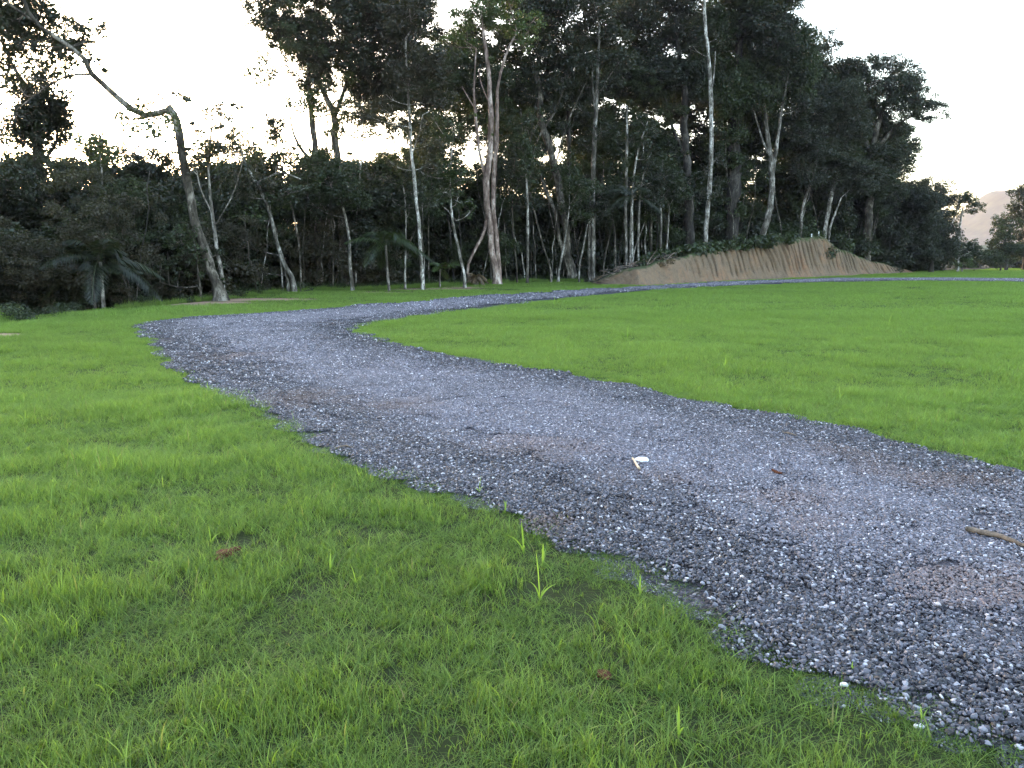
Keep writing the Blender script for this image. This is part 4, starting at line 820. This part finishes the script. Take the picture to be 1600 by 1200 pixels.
for i, (px, py, s, lab) in enumerate([(1414, 938, .017, 'small bright white stone on the dark gravel in the lower right'), (1476, 944, .019, 'small white stone right of its bright neighbour in the lower right gravel'), (1378, 1052, .017, 'white pebble near the lower grass edge, above the green wisp'), (1438, 1117, .018, 'white pebble among the grass at the lower right road edge'), (1470, 1098, .02, 'pale grey stone in the bottom right gravel'), (1560, 1115, .02, 'cream stone near the bottom right corner'), (1320, 1054, .015, 'round whitish pebble left of two others at the lower grass edge'), (905, 778, .014, 'tiny white pebble in mid road below the pale splinter')]):
    stone(px, py, s, s*.75, s*.6, lab, seed=20+i, rz=i)
def stick(pts, rad, label, mat=M_STICK, name='stick'):
    w_ = []
    for (px, py, lift) in pts: x, y, z = on_road(px, py); w_.append([x, y, z+lift])
    w_ = np.array(w_); O = w_[0].copy(); T = Tubes(); n = 14; s = spline(w_, n); r0 = np.interp(np.linspace(0, 1, n), np.linspace(0, 1, len(rad)), rad)
    s[1:-1] += rng.normal(0, .15, (n-2, 3))*r0[1:-1, None]; T.tube(s-O, r0, 8, .12); o = link(name, T.mesh(name), mat, label=label, category='stick'); o.location = tuple(O); return o
stick([(1508, 836, .035), (1540, 842, .03), (1565, 848, .03), (1600, 859, .02), (1650, 872, .02)], [.014, .016, .012, .010, .008], 'thick brown fallen stick lying at the right edge of the gravel')
stick([(988, 722, .045), (999, 736, .03)], [.007, .009], 'short pale split splinter standing up from the gravel by the flat white stone', M_WOOD_PALE, 'wood_splinter')
stick([(524, 697, .02), (540, 695, .03), (552, 697, .02)], [.005, .006, .003], 'thin grey twig on the left road edge left of the cream stone', M_STICK, 'twig')
stick([(1222, 679, .03), (1235, 681, .03), (1246, 683, .02)], [.006, .008, .004], 'short brown twig near the far side of the road', M_STICK, 'twig')
stick([(1206, 741, .03), (1215, 744, .02), (1222, 746, .025)], [.008, .012, .005], 'dark reddish bark scrap on the road right of the white stone', M_CLOD, 'bark_scrap')
for i, (px, py, s, lab) in enumerate([(833, 803, .03, 'red brown clod of clay at the grass edge, upper one'), (866, 826, .03, 'red clay lump half hidden at the grass edge lower right of the upper clod'), (945, 1042, .028, 'dark brown clod sunk in the foreground lawn'), (352, 858, .045, 'largest flat red brown clod in the bare patch of the left lawn'), (366, 852, .026, 'small clod at the right of the bare patch in the left lawn'), (343, 866, .022, 'small clod at the lower left of the bare patch in the left lawn')]):
    stone(px, py, s*1.3, s, s*.5, lab, M_CLOD, 40+i, i, 'soil_clod', 'clod')

# ---- taller weeds in the lawn
def weed(px, py, hpx, n, label, seed, wd=.009):
    r = np.random.default_rng(seed); x, y = G(px, py); z = float(terrain(x, y)); Yd = y; H = hpx*SY(math.hypot(Yd, CAMH))*1.02
    root = empty('tall_weed', (x, y, z), label=label, category='weed')
    for i in range(n):
        h = H*(1 if i == 0 else r.uniform(.45, .9)); a = r.random()*6.283; L = h*(r.uniform(.06, .2) if i == 0 else r.uniform(.4, .95)); w_ = wd*r.uniform(.6, 1.2); m = 9
        ts = np.linspace(0, 1, m); c = np.stack([np.cos(a)*L*ts**1.8, np.sin(a)*L*ts**1.8, h*(ts-.35*(L/h)*ts**3)], -1); fa = a+math.pi/2 if abs(math.sin(a)) > .5 else r.normal(0, .4)
        o_ = np.array([math.cos(fa), math.sin(fa), 0]); ww = w_*np.sin(np.pi*(.08+.92*ts))**.6; V = np.concatenate([c-o_*ww[:, None]*.5, c+o_*ww[:, None]*.5]); ii = np.arange(m-1)
        f = np.stack([ii, ii+1, ii+1+m, ii+m], -1); link('blade', mesh_np('blade', V, f, {'tone': ('FACE', np.full(m-1, .97)), 'along': ('POINT', np.tile(np.clip(ts*1+.3, 0, 1), 2))}, True), M_GRASS, root)
for i, (px, py, h, n, lab, wd) in enumerate([
    (818, 862, 58, 3, 'tall broad bladed weed nearest the red clay at the road edge', .014), (843, 940, 84, 4, 'largest broad bladed weed standing in the foreground lawn', .013), (848, 880, 40, 2, 'single upright blade between the two broad bladed weeds', .01),
    (516, 893, 32, 3, 'small bright weed in the left lawn right of the bare patch', .011), (556, 915, 38, 5, 'arching thin weed just right of the small bright weed', .006), (330, 850, 34, 4, 'drooping weed arching over the bare soil patch', .007),
    (749, 768, 30, 3, 'small weed growing at the grass edge beside dark gravel', .009), (790, 800, 26, 3, 'short weed on the grass edge before the red clay', .007), (1060, 1160, 66, 3, 'thin upright weed in the bottom centre lawn', .007), (1000, 930, 36, 4, 'curled grey green weed in the lawn close to the road', .007),
    (560, 745, 22, 3, 'wispy weed at the corner where grass bulges into the gravel', .006), (1330, 1055, 24, 2, 'lone green wisp growing from the lower right gravel', .006), (1181, 866, 16, 2, 'tiny green wisp in the open gravel of mid road', .006), (206, 650, 26, 3, 'faint tall weed in the far left lawn', .008), (40, 665, 24, 3, 'small weed at the left edge of the lawn', .008),
    (325, 612, 18, 3, 'pale weed at the left grass edge of the road bend', .01), (980, 530, 22, 3, 'upright weed in the right lawn left of centre', .016), (1132, 578, 26, 3, 'slanting weed in the middle of the right lawn', .016), (1388, 512, 20, 2, 'dark thin weed in the right lawn below the bank end', .02), (866, 477, 14, 3, 'weed tuft on the near verge of the far road', .03),
    (790, 484, 12, 3, 'small tuft on the near verge left of the other tuft', .03), (1075, 505, 14, 3, 'small pale weed in the right lawn below the brush heap', .02), (1312, 625, 26, 3, 'dark weed in the right lawn near the road', .012), (1440, 1130, 30, 4, 'short tuft at the bottom right grass edge', .006)]):
    weed(px, py, h, n, lab, 300+i, wd)

# ------------------------------------------------------------------ far mountain and far trees
def hill(name, pts, Y0, dep, seed):
    xs = np.linspace(pts[0][0], pts[-1][0], 160); top = np.interp(xs, [p[0] for p in pts], [p[1] for p in pts]); V = []
    rows = 24
    for j in range(rows):
        u = j/(rows-1); f = math.sin(math.pi*min(1, u*1.0))**.9 if True else 1
        Yj = Y0 + (u-.5)*dep
        for x_, ty in zip(xs, top):
            q = P(x_, ty, Y0); z = q[2]*f; kk = 12/Y0; nn = mnoise.noise(Vector((q[0]*kk, Yj*kk, seed)))*.16+mnoise.noise(Vector((q[0]*kk*3.5, Yj*kk*3.5, seed)))*.06
            V.append([q[0], Yj, -1 + (z+1)*(1+nn*f)])
    i = np.arange(rows*160).reshape(rows, 160); return link(name, mesh_np(name, V, np.stack([i[:-1, :-1], i[:-1, 1:], i[1:, 1:], i[1:, :-1]], -1).reshape(-1, 4), None, True), M_HILL, kind='structure')
hill('mountain', [(1180, 400), (1300, 395), (1400, 385), (1460, 375), (1500, 357), (1535, 330), (1560, 303), (1580, 294), (1605, 288), (1650, 284), (1750, 300), (1850, 330), (1980, 360), (2080, 395)], 1600, 500, 2)
hill('hill', [(-1200, 372), (-600, 360), (-200, 352), (200, 345), (420, 362), (700, 375), (1000, 380), (1300, 386), (1500, 384), (1560, 382), (1800, 385), (2300, 390)], 420, 120, 6)
# tree line far behind the lawn
r = random.Random(3); bl = []
for i in range(90):
    px = r.uniform(1440, 2050); Yd = r.uniform(100, 118); hp = 375 if px > 1530 else 385
    py = r.uniform(hp, 418); Rp = r.uniform(12, 20); bl.append((P(px, py, Yd), Rp*SY(Yd)))
mass('far_trees', bl, 'grey', .3, 'low line of trees beyond the far end of the lawn', 1.3, cat='trees')

# ------------------------------------------------------------------ haze
import bmesh
hz = bpy.data.meshes.new('haze'); bm = bmesh.new(); bmesh.ops.create_cube(bm, size=1); bm.to_mesh(hz); bm.free()
mh, t, o_ = newmat('haze_air'); pv = t.nodes.new('ShaderNodeVolumePrincipled'); pv.inputs['Color'].default_value = (.88, .76, .96, 1); pv.inputs['Density'].default_value = .00012; pv.inputs['Anisotropy'].default_value = .35
t.links.new(pv.outputs[0], o_.inputs['Volume'])
ho = link('haze', hz, mh, kind='stuff'); ho.scale = (5200, 5200, 250); ho.location = (0, 0, 125-5.5)
pass
